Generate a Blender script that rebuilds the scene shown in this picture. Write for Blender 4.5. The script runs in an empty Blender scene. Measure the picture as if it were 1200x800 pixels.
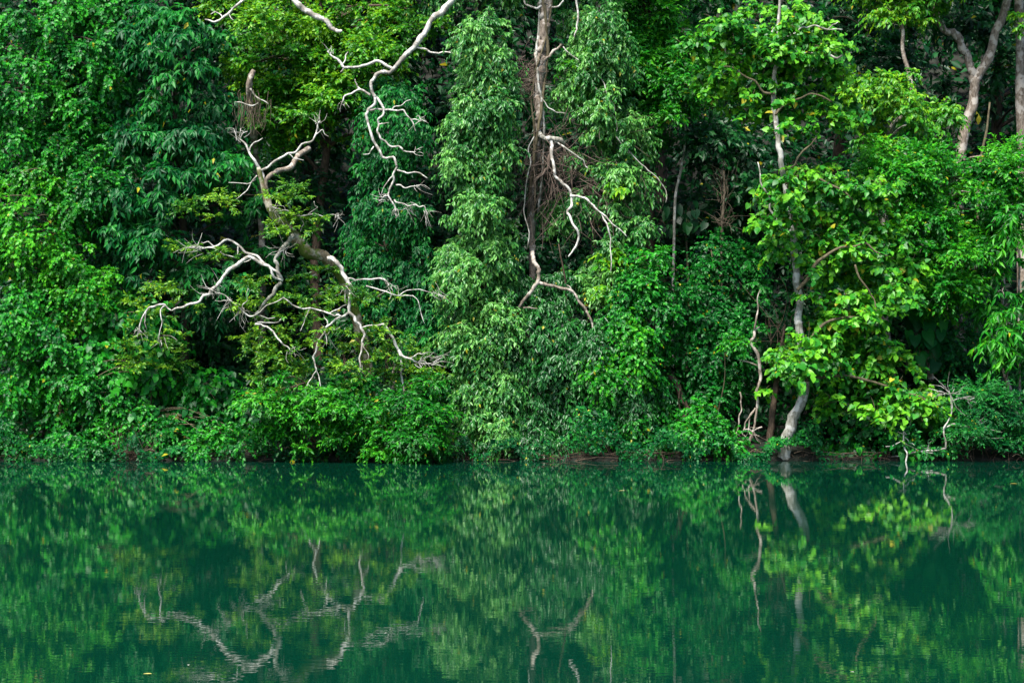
import bpy, math, random
import numpy as np
from mathutils import Matrix, Vector

SC = bpy.context.scene
COL = SC.collection
RNG = np.random.default_rng(7)
random.seed(7)

# ------------------------------------------------------------------ camera
F, CX, CY, HOR, CAMZ = 2000.0, 600.0, 400.0, 420.0, 2.4     # photograph pixels (1200 x 800), metres
PITCH = math.atan((CY - HOR) / F)
cam = bpy.data.cameras.new('camera')
cam.lens, cam.sensor_width, cam.clip_end = 36 * F / 1200, 36, 2000
cam_ob = bpy.data.objects.new('camera', cam)
COL.objects.link(cam_ob)
cam_ob.location = (0, 0, CAMZ)
cam_ob.rotation_euler = (math.pi / 2 - PITCH, 0, 0)      # a little upwards
SC.camera = cam_ob

# ------------------------------------------------------------------ light
SUN_EL, SUN_AZ = math.radians(56), math.radians(208)   # azimuth clockwise from +Y (north): behind the camera, to the left
w = bpy.data.worlds.new('World')
SC.world = w
w.use_nodes = True
nt = w.node_tree
bg = nt.nodes['Background']
sky = nt.nodes.new('ShaderNodeTexSky')
sky.sky_type = 'NISHITA'
sky.sun_disc = False
sky.sun_elevation, sky.sun_rotation = SUN_EL, SUN_AZ
nt.links.new(sky.outputs[0], bg.inputs[0])
bg.inputs[1].default_value = 0.075
sun = bpy.data.lights.new('sun', 'SUN')
sun.energy, sun.angle, sun.color = 3.6, math.radians(22), (1, 0.96, 0.88)
sun_ob = bpy.data.objects.new('sun', sun)
COL.objects.link(sun_ob)
to_sun = Vector((math.sin(SUN_AZ) * math.cos(SUN_EL), math.cos(SUN_AZ) * math.cos(SUN_EL), math.sin(SUN_EL)))
sun_ob.rotation_euler = to_sun.to_track_quat('Z', 'Y').to_euler()
sun_ob.location = (-20, -30, 60)
SC.view_settings.view_transform = 'Standard'
SC.view_settings.look = 'None'
SC.view_settings.gamma = 1
SC.view_settings.exposure = 1.7
SC.cycles.max_bounces = 6
SC.cycles.diffuse_bounces = 3
SC.cycles.glossy_bounces = 3
SC.cycles.transmission_bounces = 3
SC.cycles.sample_clamp_indirect = 6


# ------------------------------------------------------------------ small maths
def P(px, py, y):
    """The point at distance y (along the ground) seen at a pixel of the photograph."""
    u, v = (px - CX) / F, (CY - py) / F
    c, s = math.cos(PITCH), math.sin(PITCH)
    d = np.array((u, c + v * s, -s + v * c))
    return np.array((0, 0, CAMZ)) + d * (y / d[1])


def mpp(y):
    return y / F


def unit(a):
    return a / np.maximum(np.linalg.norm(a, axis=-1, keepdims=True), 1e-9)


def hash2(ix, iy):
    return np.modf(np.abs(np.sin(ix * 127.1 + iy * 311.7) * 43758.5453))[0]


def vnoise(x, y):
    ix, iy = np.floor(x), np.floor(y)
    fx, fy = x - ix, y - iy
    fx, fy = fx * fx * (3 - 2 * fx), fy * fy * (3 - 2 * fy)
    a, b, c, d = hash2(ix, iy), hash2(ix + 1, iy), hash2(ix, iy + 1), hash2(ix + 1, iy + 1)
    return (a * (1 - fx) + b * fx) * (1 - fy) + (c * (1 - fx) + d * fx) * fy


def shore(x):
    return 40.15 + 0.35 * (vnoise(x * 0.35 + 5, x * 0 + 2) - 0.5) + 0.25 * (vnoise(x * 1.3, x * 0 + 9) - 0.5)


def gz(x, y):
    """Height of the ground."""
    x, y = np.asarray(x, float), np.asarray(y, float)
    d = y - shore(x)
    z = np.interp(d, [-60, -8, -1.5, -0.05, 0.12, 1.5, 6, 16, 24, 34, 60, 140],
                  [-6, -4, -1.2, -0.15, 0.07, 0.38, 1.7, 6.0, 13.5, 25, 42, 60])
    amp = np.clip(d, 0, 3) / 3
    return z + amp * (1.2 * (vnoise(x * 0.25, y * 0.25) - 0.5) + 0.4 * (vnoise(x * 0.9, y * 0.9) - 0.5))


# ------------------------------------------------------------------ mesh building
def raw_mesh(name, co, tri, mat, tint=None):
    me = bpy.data.meshes.new(name)
    co = np.ascontiguousarray(co, dtype=np.float32)
    tri = np.ascontiguousarray(tri, dtype=np.int32)
    me.vertices.add(len(co))
    me.vertices.foreach_set('co', co.ravel())
    me.loops.add(tri.size)
    me.loops.foreach_set('vertex_index', tri.ravel())
    me.polygons.add(len(tri))
    me.polygons.foreach_set('loop_start', np.arange(0, tri.size, tri.shape[1], dtype=np.int32))
    me.update(calc_edges=True)
    if tint is not None:
        at = me.attributes.new('tint', 'FLOAT', 'POINT')
        at.data.foreach_set('value', np.ascontiguousarray(tint, dtype=np.float32))
    me.materials.append(mat)
    return me


def link(name, me, parent=None, origin=None):
    o = bpy.data.objects.new(name, me)
    COL.objects.link(o)
    if parent is not None:
        o.parent = parent
    return o


def thing(name, label, cat, loc, group=None):
    o = bpy.data.objects.new(name, None)
    COL.objects.link(o)
    o.location = [float(v) for v in loc]
    o.empty_display_size = 0.3
    o['label'], o['category'] = label, cat
    if group:
        o['group'] = group
    return o


def part(name, co, tri, mat, root, tint=None, stuff=False, parent=None):
    """A mesh given in world coordinates, hung under its thing (or under a part of it)."""
    co = np.asarray(co, float) - np.array(root.location)
    o = link(name, raw_mesh(name, co, tri, mat, tint), parent or root)
    if stuff:
        o['kind'] = 'stuff'
    return o


def spline(pts, n):
    pts = np.asarray(pts, float)
    if len(pts) == 2:
        t = np.linspace(0, 1, n + 1)[:, None]
        return pts[0] * (1 - t) + pts[1] * t
    e = np.vstack((2 * pts[0] - pts[1], pts, 2 * pts[-1] - pts[-2]))
    out = []
    t = np.arange(n)[:, None] / n
    for i in range(1, len(e) - 2):
        a, b, c, d = e[i - 1], e[i], e[i + 1], e[i + 2]
        out.append(0.5 * (2 * b + (c - a) * t + (2 * a - 5 * b + 4 * c - d) * t ** 2 + (3 * b - a - 3 * c + d) * t ** 3))
    return np.vstack(out + [pts[-1:]])


class Tubes:
    def __init__(self):
        self.co, self.tri, self.n = [], [], 0

    def add(self, pts, radii, sides=6, n=4, knob=0.0, cap=True):
        """pts with radius at each; smooth tube."""
        pts = np.asarray(pts, float)
        radii = np.broadcast_to(np.asarray(radii, float), (len(pts),)) if np.ndim(radii) == 0 or len(radii) == len(pts) \
            else np.interp(np.linspace(0, 1, len(pts)), np.linspace(0, 1, len(radii)), radii)
        q = spline(np.column_stack((pts, radii)), n)
        p, r = q[:, :3], np.maximum(q[:, 3], 0.0015)
        if knob:
            r = r * (1 + knob * (RNG.random(len(r)) - 0.35))
            p = p + (RNG.random(p.shape) - 0.5) * r[:, None] * knob
        t = unit(np.gradient(p, axis=0))
        ref = np.where(np.abs(t[:, 2:3]) > 0.9, np.array([[1.0, 0, 0]]), np.array([[0, 0, 1.0]]))
        # parallel transport
        a = np.empty_like(t)
        v = np.cross(t[0], ref[0]); v /= max(np.linalg.norm(v), 1e-9)
        for i in range(len(t)):
            v = v - t[i] * np.dot(v, t[i]); v /= max(np.linalg.norm(v), 1e-9)
            a[i] = v
        b = np.cross(t, a)
        ang = np.arange(sides) / sides * 2 * math.pi
        rr = r[:, None, None]
        if knob:
            rr = rr * (1 + knob * 0.7 * (RNG.random((len(r), sides, 1)) - 0.5))
        ring = p[:, None, :] + rr * (np.cos(ang)[None, :, None] * a[:, None, :] + np.sin(ang)[None, :, None] * b[:, None, :])
        m = len(p)
        i = np.arange(m - 1)[:, None] * sides
        j = np.arange(sides)[None, :]
        k = (j + 1) % sides
        q1 = np.stack((i + j, i + k, i + sides + k), -1).reshape(-1, 3)
        q2 = np.stack((i + j, i + sides + k, i + sides + j), -1).reshape(-1, 3)
        tri = np.vstack((q1, q2))
        co = ring.reshape(-1, 3)
        if cap:
            co = np.vstack((co, p[:1], p[-1:]))
            s = np.arange(sides)
            s2 = (s + 1) % sides
            c0 = np.stack((s2, s, np.full(sides, m * sides)), -1)
            e0 = (m - 1) * sides
            c1 = np.stack((e0 + s, e0 + s2, np.full(sides, m * sides + 1)), -1)
            tri = np.vstack((tri, c0, c1))
        self.co.append(co)
        self.tri.append(tri + self.n)
        self.n += len(co)
        return p

    def get(self):
        return np.vstack(self.co), np.vstack(self.tri)


# ------------------------------------------------------------------ materials
def node_mat(name):
    m = bpy.data.materials.new(name)
    m.use_nodes = True
    nt = m.node_tree
    return m, nt, nt.nodes['Principled BSDF'], nt.nodes['Material Output']


def ramp(nt, cols, interp='LINEAR'):
    r = nt.nodes.new('ShaderNodeValToRGB')
    r.color_ramp.interpolation = interp
    el = r.color_ramp.elements
    while len(el) < len(cols):
        el.new(0.5)
    for e, (p, c) in zip(el, cols):
        e.position = p
        e.color = (*c, 1)
    return r


def leaf_mat(name, dark, mid, bright, old=(0.33, 0.31, 0.015), rough=0.45, trans=0.32, spec=0.34):
    m, nt, b, out = node_mat(name)
    at = nt.nodes.new('ShaderNodeAttribute')
    at.attribute_name = 'tint'
    r = ramp(nt, [(0.0, dark), (0.45, mid), (0.92, bright), (0.975, bright), (0.99, old)])
    nt.links.new(at.outputs['Fac'], r.inputs[0])
    tc = nt.nodes.new('ShaderNodeTexCoord')
    no = nt.nodes.new('ShaderNodeTexNoise')
    no.inputs['Scale'].default_value = 9
    nt.links.new(tc.outputs['Object'], no.inputs['Vector'])
    hsv = nt.nodes.new('ShaderNodeHueSaturation')
    mr = nt.nodes.new('ShaderNodeMapRange')
    mr.inputs['To Min'].default_value, mr.inputs['To Max'].default_value = 0.7, 1.3
    nt.links.new(no.outputs['Fac'], mr.inputs['Value'])
    nt.links.new(mr.outputs[0], hsv.inputs['Value'])
    nt.links.new(r.outputs[0], hsv.inputs['Color'])
    nt.links.new(hsv.outputs[0], b.inputs['Base Color'])
    b.inputs['Roughness'].default_value = rough
    b.inputs['Specular IOR Level'].default_value = spec
    tr = nt.nodes.new('ShaderNodeBsdfTranslucent')
    h2 = nt.nodes.new('ShaderNodeHueSaturation')
    h2.inputs['Hue'].default_value = 0.485
    h2.inputs['Value'].default_value = 1.5
    nt.links.new(hsv.outputs[0], h2.inputs['Color'])
    nt.links.new(h2.outputs[0], tr.inputs['Color'])
    mx = nt.nodes.new('ShaderNodeMixShader')
    mx.inputs[0].default_value = trans
    nt.links.new(b.outputs[0], mx.inputs[1])
    nt.links.new(tr.outputs[0], mx.inputs[2])
    nt.links.new(mx.outputs[0], out.inputs['Surface'])
    return m


def bark_mat(name, c1, c2, c3=None, scale=6.0, moss=0.0, stretch=3.0, rough=0.85):
    """Bark: fine grain c1..c2, pale blotches c3, moss patches."""
    m, nt, b, out = node_mat(name)
    tc = nt.nodes.new('ShaderNodeTexCoord')
    mp = nt.nodes.new('ShaderNodeMapping')
    mp.inputs['Scale'].default_value = (stretch, stretch, 1)
    nt.links.new(tc.outputs['Object'], mp.inputs[0])
    n1 = nt.nodes.new('ShaderNodeTexNoise')
    n1.inputs['Scale'].default_value = scale
    n1.inputs['Detail'].default_value = 6
    nt.links.new(mp.outputs[0], n1.inputs['Vector'])
    r = ramp(nt, [(0.32, c1), (0.66, c2)])
    nt.links.new(n1.outputs['Fac'], r.inputs[0])
    col = r.outputs[0]

    def blotch(colour, sc, lo, hi, src):
        n2 = nt.nodes.new('ShaderNodeTexNoise')
        n2.inputs['Scale'].default_value = sc
        n2.inputs['Detail'].default_value = 4
        nt.links.new(tc.outputs['Object'], n2.inputs['Vector'])
        rr = ramp(nt, [(lo, (0, 0, 0)), (hi, (1, 1, 1))])
        nt.links.new(n2.outputs['Fac'], rr.inputs[0])
        mx = nt.nodes.new('ShaderNodeMix')
        mx.data_type = 'RGBA'
        nt.links.new(rr.outputs[0], mx.inputs['Factor'])
        nt.links.new(src, mx.inputs['A'])
        mx.inputs['B'].default_value = (*colour, 1)
        return mx.outputs['Result']
    if c3:
        col = blotch(c3, 5.0, 0.5, 0.58, col)
    if moss:
        col = blotch((0.06, 0.09, 0.012), 3.0, 0.62 - moss * 0.25, 0.68 - moss * 0.2, col)
    nt.links.new(col, b.inputs['Base Color'])
    b.inputs['Roughness'].default_value = rough
    b.inputs['Specular IOR Level'].default_value = 0.25
    bp = nt.nodes.new('ShaderNodeBump')
    bp.inputs['Strength'].default_value = 0.6
    bp.inputs['Distance'].default_value = 0.02
    nt.links.new(n1.outputs['Fac'], bp.inputs['Height'])
    nt.links.new(bp.outputs[0], b.inputs['Normal'])
    return m


LM = dict(
    bright=leaf_mat('bright_leaf', (0.002, 0.065, 0.006), (0.010, 0.195, 0.006), (0.080, 0.38, 0.009), spec=0.28),
    vine=leaf_mat('vine_leaf', (0.002, 0.055, 0.012), (0.005, 0.155, 0.011), (0.038, 0.33, 0.011), spec=0.28),
    teal=leaf_mat('blue_green_leaf', (0.001, 0.040, 0.014), (0.003, 0.105, 0.020), (0.022, 0.230, 0.024), spec=0.22),
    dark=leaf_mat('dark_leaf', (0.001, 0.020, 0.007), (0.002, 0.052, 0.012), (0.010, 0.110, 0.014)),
    yellow=leaf_mat('yellow_green_leaf', (0.006, 0.085, 0.005), (0.036, 0.225, 0.005), (0.19, 0.40, 0.007)),
    grey=leaf_mat('grey_green_leaf', (0.004, 0.062, 0.012), (0.022, 0.170, 0.022), (0.135, 0.370, 0.060), rough=0.4, spec=0.45),
    olive=leaf_mat('olive_leaf', (0.008, 0.075, 0.006), (0.040, 0.185, 0.008), (0.180, 0.360, 0.012)),
    big=leaf_mat('broad_leaf', (0.003, 0.080, 0.010), (0.024, 0.210, 0.010), (0.13, 0.40, 0.014)),
)
BARK = dict(
    white=bark_mat('bleached_wood', (0.30, 0.285, 0.26), (0.60, 0.58, 0.54), (0.22, 0.20, 0.175), scale=10),
    pale=bark_mat('pale_bark', (0.12, 0.115, 0.09), (0.30, 0.29, 0.25), (0.42, 0.41, 0.38), scale=7),
    brown=bark_mat('brown_bark', (0.03, 0.02, 0.014), (0.10, 0.07, 0.048), scale=8),
    greybrown=bark_mat('grey_brown_bark', (0.08, 0.06, 0.045), (0.25, 0.205, 0.165), (0.36, 0.32, 0.28), scale=9),
    mossy=bark_mat('mossy_bark', (0.07, 0.055, 0.03), (0.20, 0.16, 0.10), (0.30, 0.28, 0.22), scale=8, moss=0.7),
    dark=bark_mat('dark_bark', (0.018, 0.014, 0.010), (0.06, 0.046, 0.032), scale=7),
    twig=bark_mat('twig_bark', (0.05, 0.04, 0.022), (0.13, 0.11, 0.065), scale=8),
    dry=bark_mat('dry_stalk', (0.07, 0.055, 0.038), (0.20, 0.16, 0.115), scale=8),
    root=bark_mat('root_bark', (0.05, 0.037, 0.030), (0.15, 0.11, 0.088), scale=8),
)

# ------------------------------------------------------------------ the setting
def soil_material():
    m, nt, b, out = node_mat('forest_soil')
    tc = nt.nodes.new('ShaderNodeTexCoord')
    n1 = nt.nodes.new('ShaderNodeTexNoise')
    n1.inputs['Scale'].default_value, n1.inputs['Detail'].default_value = 2.2, 9
    nt.links.new(tc.outputs['Object'], n1.inputs['Vector'])
    r = ramp(nt, [(0.3, (0.003, 0.003, 0.002)), (0.5, (0.008, 0.008, 0.004)), (0.62, (0.004, 0.011, 0.004)), (0.75, (0.014, 0.012, 0.007))])
    nt.links.new(n1.outputs['Fac'], r.inputs[0])
    nt.links.new(r.outputs[0], b.inputs['Base Color'])
    b.inputs['Roughness'].default_value = 0.9
    bp = nt.nodes.new('ShaderNodeBump')
    bp.inputs['Strength'].default_value, bp.inputs['Distance'].default_value = 0.8, 0.1
    nt.links.new(n1.outputs['Fac'], bp.inputs['Height'])
    nt.links.new(bp.outputs[0], b.inputs['Normal'])
    return m


def build_ground():
    xs = np.concatenate((np.linspace(-260, -26, 40), np.linspace(-25, 25, 200), np.linspace(26, 260, 40)))
    ys = np.concatenate((np.linspace(-120, 30, 30), np.linspace(32, 39, 12), np.linspace(39.2, 43, 40), np.linspace(43.5, 70, 54), np.linspace(73, 300, 40)))
    X, Y = np.meshgrid(xs, ys)
    co = np.stack((X, Y, gz(X, Y)), -1).reshape(-1, 3)
    nx, ny = len(xs), len(ys)
    i = (np.arange(ny - 1)[:, None] * nx + np.arange(nx - 1)[None, :]).ravel()
    quad = np.stack((i, i + 1, i + nx + 1, i + nx), -1)
    me = raw_mesh('hillside', co, quad, soil_material())
    me.shade_smooth()
    o = link('hillside', me)
    o['kind'] = 'structure'


def build_water():
    m, nt, b, out = node_mat('green_water')
    b.inputs['Base Color'].default_value = (0.0008, 0.0245, 0.0132, 1)
    b.inputs['Roughness'].default_value = 0.006
    b.inputs['IOR'].default_value = 1.333
    tc = nt.nodes.new('ShaderNodeTexCoord')

    def wave(scale, xs, ys, detail):
        mp = nt.nodes.new('ShaderNodeMapping')
        mp.inputs['Scale'].default_value = (xs, ys, 1)
        nt.links.new(tc.outputs['Object'], mp.inputs[0])
        n = nt.nodes.new('ShaderNodeTexNoise')
        n.inputs['Scale'].default_value, n.inputs['Detail'].default_value = scale, detail
        nt.links.new(mp.outputs[0], n.inputs['Vector'])
        return n.outputs['Fac']
    b1 = nt.nodes.new('ShaderNodeBump')
    b1.inputs['Strength'].default_value, b1.inputs['Distance'].default_value = 1.0, 0.00035
    nt.links.new(wave(1.0, 0.8, 2.6, 2), b1.inputs['Height'])
    b2 = nt.nodes.new('ShaderNodeBump')
    b2.inputs['Strength'].default_value, b2.inputs['Distance'].default_value = 1.0, 0.00030
    nt.links.new(wave(5.0, 0.7, 2.2, 2), b2.inputs['Height'])
    nt.links.new(b1.outputs[0], b2.inputs['Normal'])
    nt.links.new(b2.outputs[0], b.inputs['Normal'])
    co = np.array([(-260, -120, 0), (260, -120, 0), (260, 41.2, 0), (-260, 41.2, 0)], float)
    o = link('water', raw_mesh('water', co, np.array([[0, 1, 2, 3]]), m))
    o['kind'] = 'structure'


build_ground()
build_water()

# ------------------------------------------------------------------ leaves
def tpl(v, f):
    return np.array(v, float), np.array(f, int)


T_SMALL = tpl([(0, 0, 0), (-0.5, 0.42, 0.10), (0.5, 0.42, 0.10), (0, 1, -0.10)], [(0, 3, 1), (0, 2, 3)])
T_OVATE = tpl([(0, 0, 0), (-0.5, 0.42, 0.10), (0.5, 0.42, 0.10), (0, 0.5, 0.0), (0, 1, -0.12)],
              [(0, 3, 1), (0, 2, 3), (1, 3, 4), (3, 2, 4)])
T_HEART = tpl([(0, 0.04, 0), (-0.36, -0.06, 0.05), (-0.5, 0.30, 0.07), (-0.27, 0.72, 0.03), (0, 1.0, -0.1),
               (0.27, 0.72, 0.03), (0.5, 0.30, 0.07), (0.36, -0.06, 0.05), (0, 0.4, -0.03)],
              [(8, 1, 0), (8, 2, 1), (8, 3, 2), (8, 4, 3), (8, 5, 4), (8, 6, 5), (8, 7, 6), (8, 0, 7)])
T_LANCE = tpl([(0, 0, 0), (-0.42, 0.28, 0.08), (0.42, 0.28, 0.08), (-0.40, 0.62, 0.03), (0.40, 0.62, 0.03), (0, 0.46, -0.02), (0, 1, -0.2)],
              [(0, 5, 1), (0, 2, 5), (1, 5, 3), (2, 4, 5), (3, 5, 6), (5, 4, 6)])
# a finer leaf for the ones built one by one: a lobed heart with a folded midrib and a stalk
def fine_leaf(kind):
    if kind == 'heart':
        prof = [(0.02, 0.0), (0.30, -0.10), (0.46, 0.02), (0.52, 0.24), (0.44, 0.48), (0.26, 0.74), (0.0, 1.0)]
    else:
        prof = [(0.02, 0.0), (0.22, 0.12), (0.42, 0.32), (0.45, 0.50), (0.30, 0.74), (0.12, 0.90), (0.0, 1.0)]
    mids = [0.0, 0.05, 0.15, 0.3, 0.5, 0.75, 1.0]
    v, f = [], []
    for (x, y), my in zip(prof, mids):
        dz = -0.16 * my * my
        v += [(-x, y, 0.10 * x * 2 + dz - 0.12 * x * x), (0, my, dz), (x, y, 0.10 * x * 2 + dz - 0.12 * x * x)]
    for i in range(len(prof) - 1):
        a, b = 3 * i, 3 * i + 3
        f += [(a, a + 1, b + 1), (a, b + 1, b), (a + 1, a + 2, b + 2), (a + 1, b + 2, b + 1)]
    s = len(v)
    v += [(-0.012, -0.35, 0.06), (0.012, -0.35, 0.06), (0.012, 0.02, 0.0), (-0.012, 0.02, 0.0)]
    f += [(s, s + 1, s + 2), (s, s + 2, s + 3)]
    return np.array(v, float), np.array(f, int)


class Sp:
    """How a species carries its leaves."""
    def __init__(self, mat, ln, wd, t=T_SMALL, r=0.45, lai=4.0, per=11, droop=0.25, pend=0.2, up=0.55, spray=1.05, flat=0.75,
                 hang=0.0, tint=(0.1, 0.85), face=0.45, old=0.005, jit=0.35):
        self.__dict__.update(locals())


SP = dict(
    bright=Sp('bright', 0.115, 0.060, lai=3.9),
    vine=Sp('vine', 0.10, 0.078, pend=0.45, up=0.35, face=0.7, r=0.34, flat=1.0, droop=0.5, hang=0.2, lai=3.6),
    trail=Sp('grey', 0.115, 0.050, pend=0.95, up=0.4, droop=0.6, hang=0.3, r=0.32, lai=3.3, per=11, face=0.6, flat=1.0, jit=0.45, tint=(0.0, 0.48)),
    teal=Sp('teal', 0.125, 0.08, pend=0.4, up=0.4, face=0.6, r=0.45, flat=0.9, droop=0.4, lai=3.6),
    tealdroop=Sp('teal', 0.21, 0.075, t=T_OVATE, pend=0.7, up=0.5, per=9, droop=0.45, r=0.48, face=0.5, flat=0.55, lai=3.4),
    dark=Sp('dark', 0.20, 0.105, pend=0.4, r=0.7, lai=3.2, per=10),
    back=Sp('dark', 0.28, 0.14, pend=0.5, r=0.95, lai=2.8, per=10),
    yellow=Sp('yellow', 0.115, 0.068, r=0.40, flat=0.65, lai=3.8),
    grey=Sp('grey', 0.118, 0.050, pend=0.85, up=0.5, droop=0.5, hang=0.25, r=0.33, lai=3.3, per=11, face=0.6, flat=0.9, jit=0.5, tint=(0.2, 0.96), old=0.006),
    greydark=Sp('teal', 0.125, 0.054, pend=0.9, up=0.4, droop=0.6, hang=0.3, r=0.34, lai=3.2, per=11, face=0.6, flat=0.9, jit=0.45),
    vinebright=Sp('bright', 0.095, 0.072, pend=0.45, up=0.4, face=0.7, r=0.33, flat=0.9, droop=0.45, hang=0.2, lai=3.6, tint=(0.15, 0.95)),
    olive=Sp('olive', 0.09, 0.042, r=0.28, lai=1.5, per=12, flat=0.45, droop=0.15, tint=(0.05, 0.95)),
    shrub=Sp('bright', 0.105, 0.050, r=0.36, flat=0.5, droop=0.3, pend=0.3, lai=3.4, tint=(0.03, 0.80)),
    smalldark=Sp('vine', 0.085, 0.058, pend=0.4, up=0.4, face=0.6, r=0.32, lai=3.2, droop=0.4, flat=1.0, per=14, tint=(0.0, 0.55)),
    small=Sp('vine', 0.085, 0.058, pend=0.4, up=0.4, face=0.6, r=0.32, lai=3.2, droop=0.4, flat=1.0, per=14),
    fine=Sp('teal', 0.085, 0.032, r=0.40, flat=0.45, lai=3.0, per=16, droop=0.2),
    big=Sp('big', 0.135, 0.12, t=T_HEART, r=0.46, lai=2.2, per=7, pend=0.5, up=0.6, droop=0.3, flat=0.5, jit=0.5, old=0.02, tint=(0.08, 0.96)),
    round=Sp('vine', 0.145, 0.135, t=T_HEART, r=0.5, lai=2.2, per=7, pend=0.9, up=0.3, face=0.9, flat=1.0, droop=0.6, tint=(0.0, 0.75)),
    lance=Sp('bright', 0.25, 0.07, t=T_OVATE, r=0.42, lai=2.6, per=9, pend=0.5, droop=0.5, flat=0.7),
    plume=Sp('yellow', 0.14, 0.07, r=0.38, pend=0.6, droop=0.4, lai=3.4, flat=0.6, tint=(0.15, 0.9)),
)
COUNT = [0]


def sprays(sp, cen, rad, rng, front=True, dens=1.0):
    """Leaves of every spray of every lobe -> position, along, across, normal, length, width, tint."""
    area = sp.ln * sp.wd * 0.62
    out = []
    nlv = np.maximum(12, (1.25 * dens * sp.lai * math.pi * rad ** 2 / area).astype(int))
    nsp = np.maximum(2, nlv // sp.per)
    idx = np.repeat(np.arange(len(cen)), nsp)
    n = len(idx)
    c, r = cen[idx], rad[idx]
    ltint = rng.random(len(cen))[idx]
    d = unit(rng.normal(size=(n, 3)))
    if front:
        flip = (d[:, 1] > 0.25) & (rng.random(n) < 0.75)
        d[flip, 1] *= -1
    d[:, 2] = d[:, 2] * sp.flat + 0.18 * (1 - sp.hang)
    d = unit(d)
    o = c + d * (r * rng.uniform(0.05, 0.55, n))[:, None] * np.array((1, 1, sp.flat))
    d = unit(d + np.array((0, -0.12, -0.5 * sp.hang)) + rng.normal(size=(n, 3)) * 0.25)
    L = r * sp.spray * rng.uniform(0.55, 1.15, n)
    stint = rng.random(n)
    k = sp.per
    t = (np.arange(k) + 0.6) / k
    t = np.clip(t[None, :] + rng.normal(size=(n, k)) * 0.04, 0.05, 1)
    dn = np.array((0, 0, -1.0))
    pos = o[:, None, :] + d[:, None, :] * (L[:, None] * t)[..., None] + dn * (sp.droop * L[:, None] * t ** 2)[..., None]
    tan = unit(d[:, None, :] + dn * (2 * sp.droop * t)[..., None])
    side = unit(np.cross(tan, np.array((0, 0, 1.0))) + 1e-4)
    sgn = np.where(np.arange(k) % 2 == 0, 1.0, -1.0)[None, :, None]
    spread = (1.0 - 0.6 * t)[..., None]
    al = unit(tan * 0.75 + side * sgn * spread + dn * sp.pend + rng.normal(size=(n, k, 3)) * sp.jit)
    nm = np.array((0, 0, 1.0)) * sp.up + d[:, None, :] * sp.face * np.array((1, 1, 0.3)) + np.array((0, -0.25, 0)) + rng.normal(size=(n, k, 3)) * 0.35
    ac = unit(np.cross(al, nm))
    nm = np.cross(ac, al)
    ln = sp.ln * rng.uniform(0.6, 1.25, (n, k))
    wd = sp.wd * ln / sp.ln * rng.uniform(0.8, 1.15, (n, k))
    u = 0.30 * ltint[:, None] + 0.25 * stint[:, None] + 0.45 * rng.random((n, k))
    u = np.clip((u - 0.5) * 2.0 + 0.47, 0, 1)
    tint = sp.tint[0] + u * (sp.tint[1] - sp.tint[0])
    tint = np.where(rng.random((n, k)) < sp.old, 1.0, np.minimum(tint, 0.96))
    f = lambda a: a.reshape(-1, *a.shape[2:])
    return dict(pos=f(pos), al=f(al), ac=f(ac), nm=f(nm), ln=f(ln), wd=f(wd), tint=f(tint))


def leaves_mesh(L, t):
    v, f = t
    n = len(L['pos'])
    co = (L['pos'][:, None, :] + v[None, :, 1:2] * (L['al'] * L['ln'][:, None])[:, None, :]
          + v[None, :, 0:1] * (L['ac'] * L['wd'][:, None])[:, None, :]
          + v[None, :, 2:3] * (L['nm'] * L['ln'][:, None])[:, None, :]).reshape(-1, 3)
    tri = (f[None] + (np.arange(n) * len(v))[:, None, None]).reshape(-1, 3)
    COUNT[0] += len(tri)
    return co, tri, np.repeat(L['tint'], len(v))


FINE = {}


def leaf_parts(L, pick, kind, matname, root):
    """Single leaves as objects of their own, sharing six meshes."""
    key = (kind, matname)
    if key not in FINE:
        v, f = fine_leaf(kind)
        FINE[key] = [raw_mesh('leaf', v * np.array((1.0 + 0.1 * (i % 3), 1, 1 + 0.5 * (i % 2))), f, LM[matname],
                              np.full(len(v), t)) for i, t in enumerate((0.12, 0.3, 0.45, 0.6, 0.75, 0.92))]
    base = np.array(root.location)
    for i in pick:
        o = bpy.data.objects.new('leaf', FINE[key][min(5, int(L['tint'][i] * 6))])
        COL.objects.link(o)
        o.parent = root
        m = Matrix.Identity(4)
        for a in range(3):
            m[a][0] = L['ac'][i][a] * L['wd'][i]
            m[a][1] = L['al'][i][a] * L['ln'][i]
            m[a][2] = L['nm'][i][a] * L['ln'][i]
            m[a][3] = L['pos'][i][a] - base[a]
        o.matrix_local = m


def lobes(ells, y0, thick, r, k, rng):
    cs, rs = [], []
    m = mpp(y0)
    for e in ells:
        cx, cy, rx, ry = e[:4]
        rx, ry = max(rx - r / m * 0.55, 4), max(ry - r / m * 0.5, 3)
        n = max(1, int(round(1.2 * k * (rx + r / m * 0.3) * (ry + r / m * 0.3) / (r / m) ** 2)))
        pts = []
        for _ in range(n):
            best, bd = None, -1
            for _ in range(8):
                a, q = rng.random() * 2 * math.pi, math.sqrt(rng.random())
                c = np.array((math.cos(a) * q * rx, math.sin(a) * q * ry, q))
                dd = min([np.hypot(*(c - p)[:2]) for p in pts], default=1e9)
                if dd > bd:
                    best, bd = c, dd
            pts.append(best)
        for c in pts:
            yy = y0 + (e[4] if len(e) > 4 else 0) + thick * (rng.uniform(-0.5, 0.5) + 0.6 * c[2] ** 2 - 0.3)
            cs.append(P(cx + c[0], cy + c[1], yy))
            rs.append(r * rng.choice((0.55, 0.8, 1.0, 1.35)) * rng.uniform(0.85, 1.15))
    return np.array(cs), np.array(rs)


VEG = {}


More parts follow.
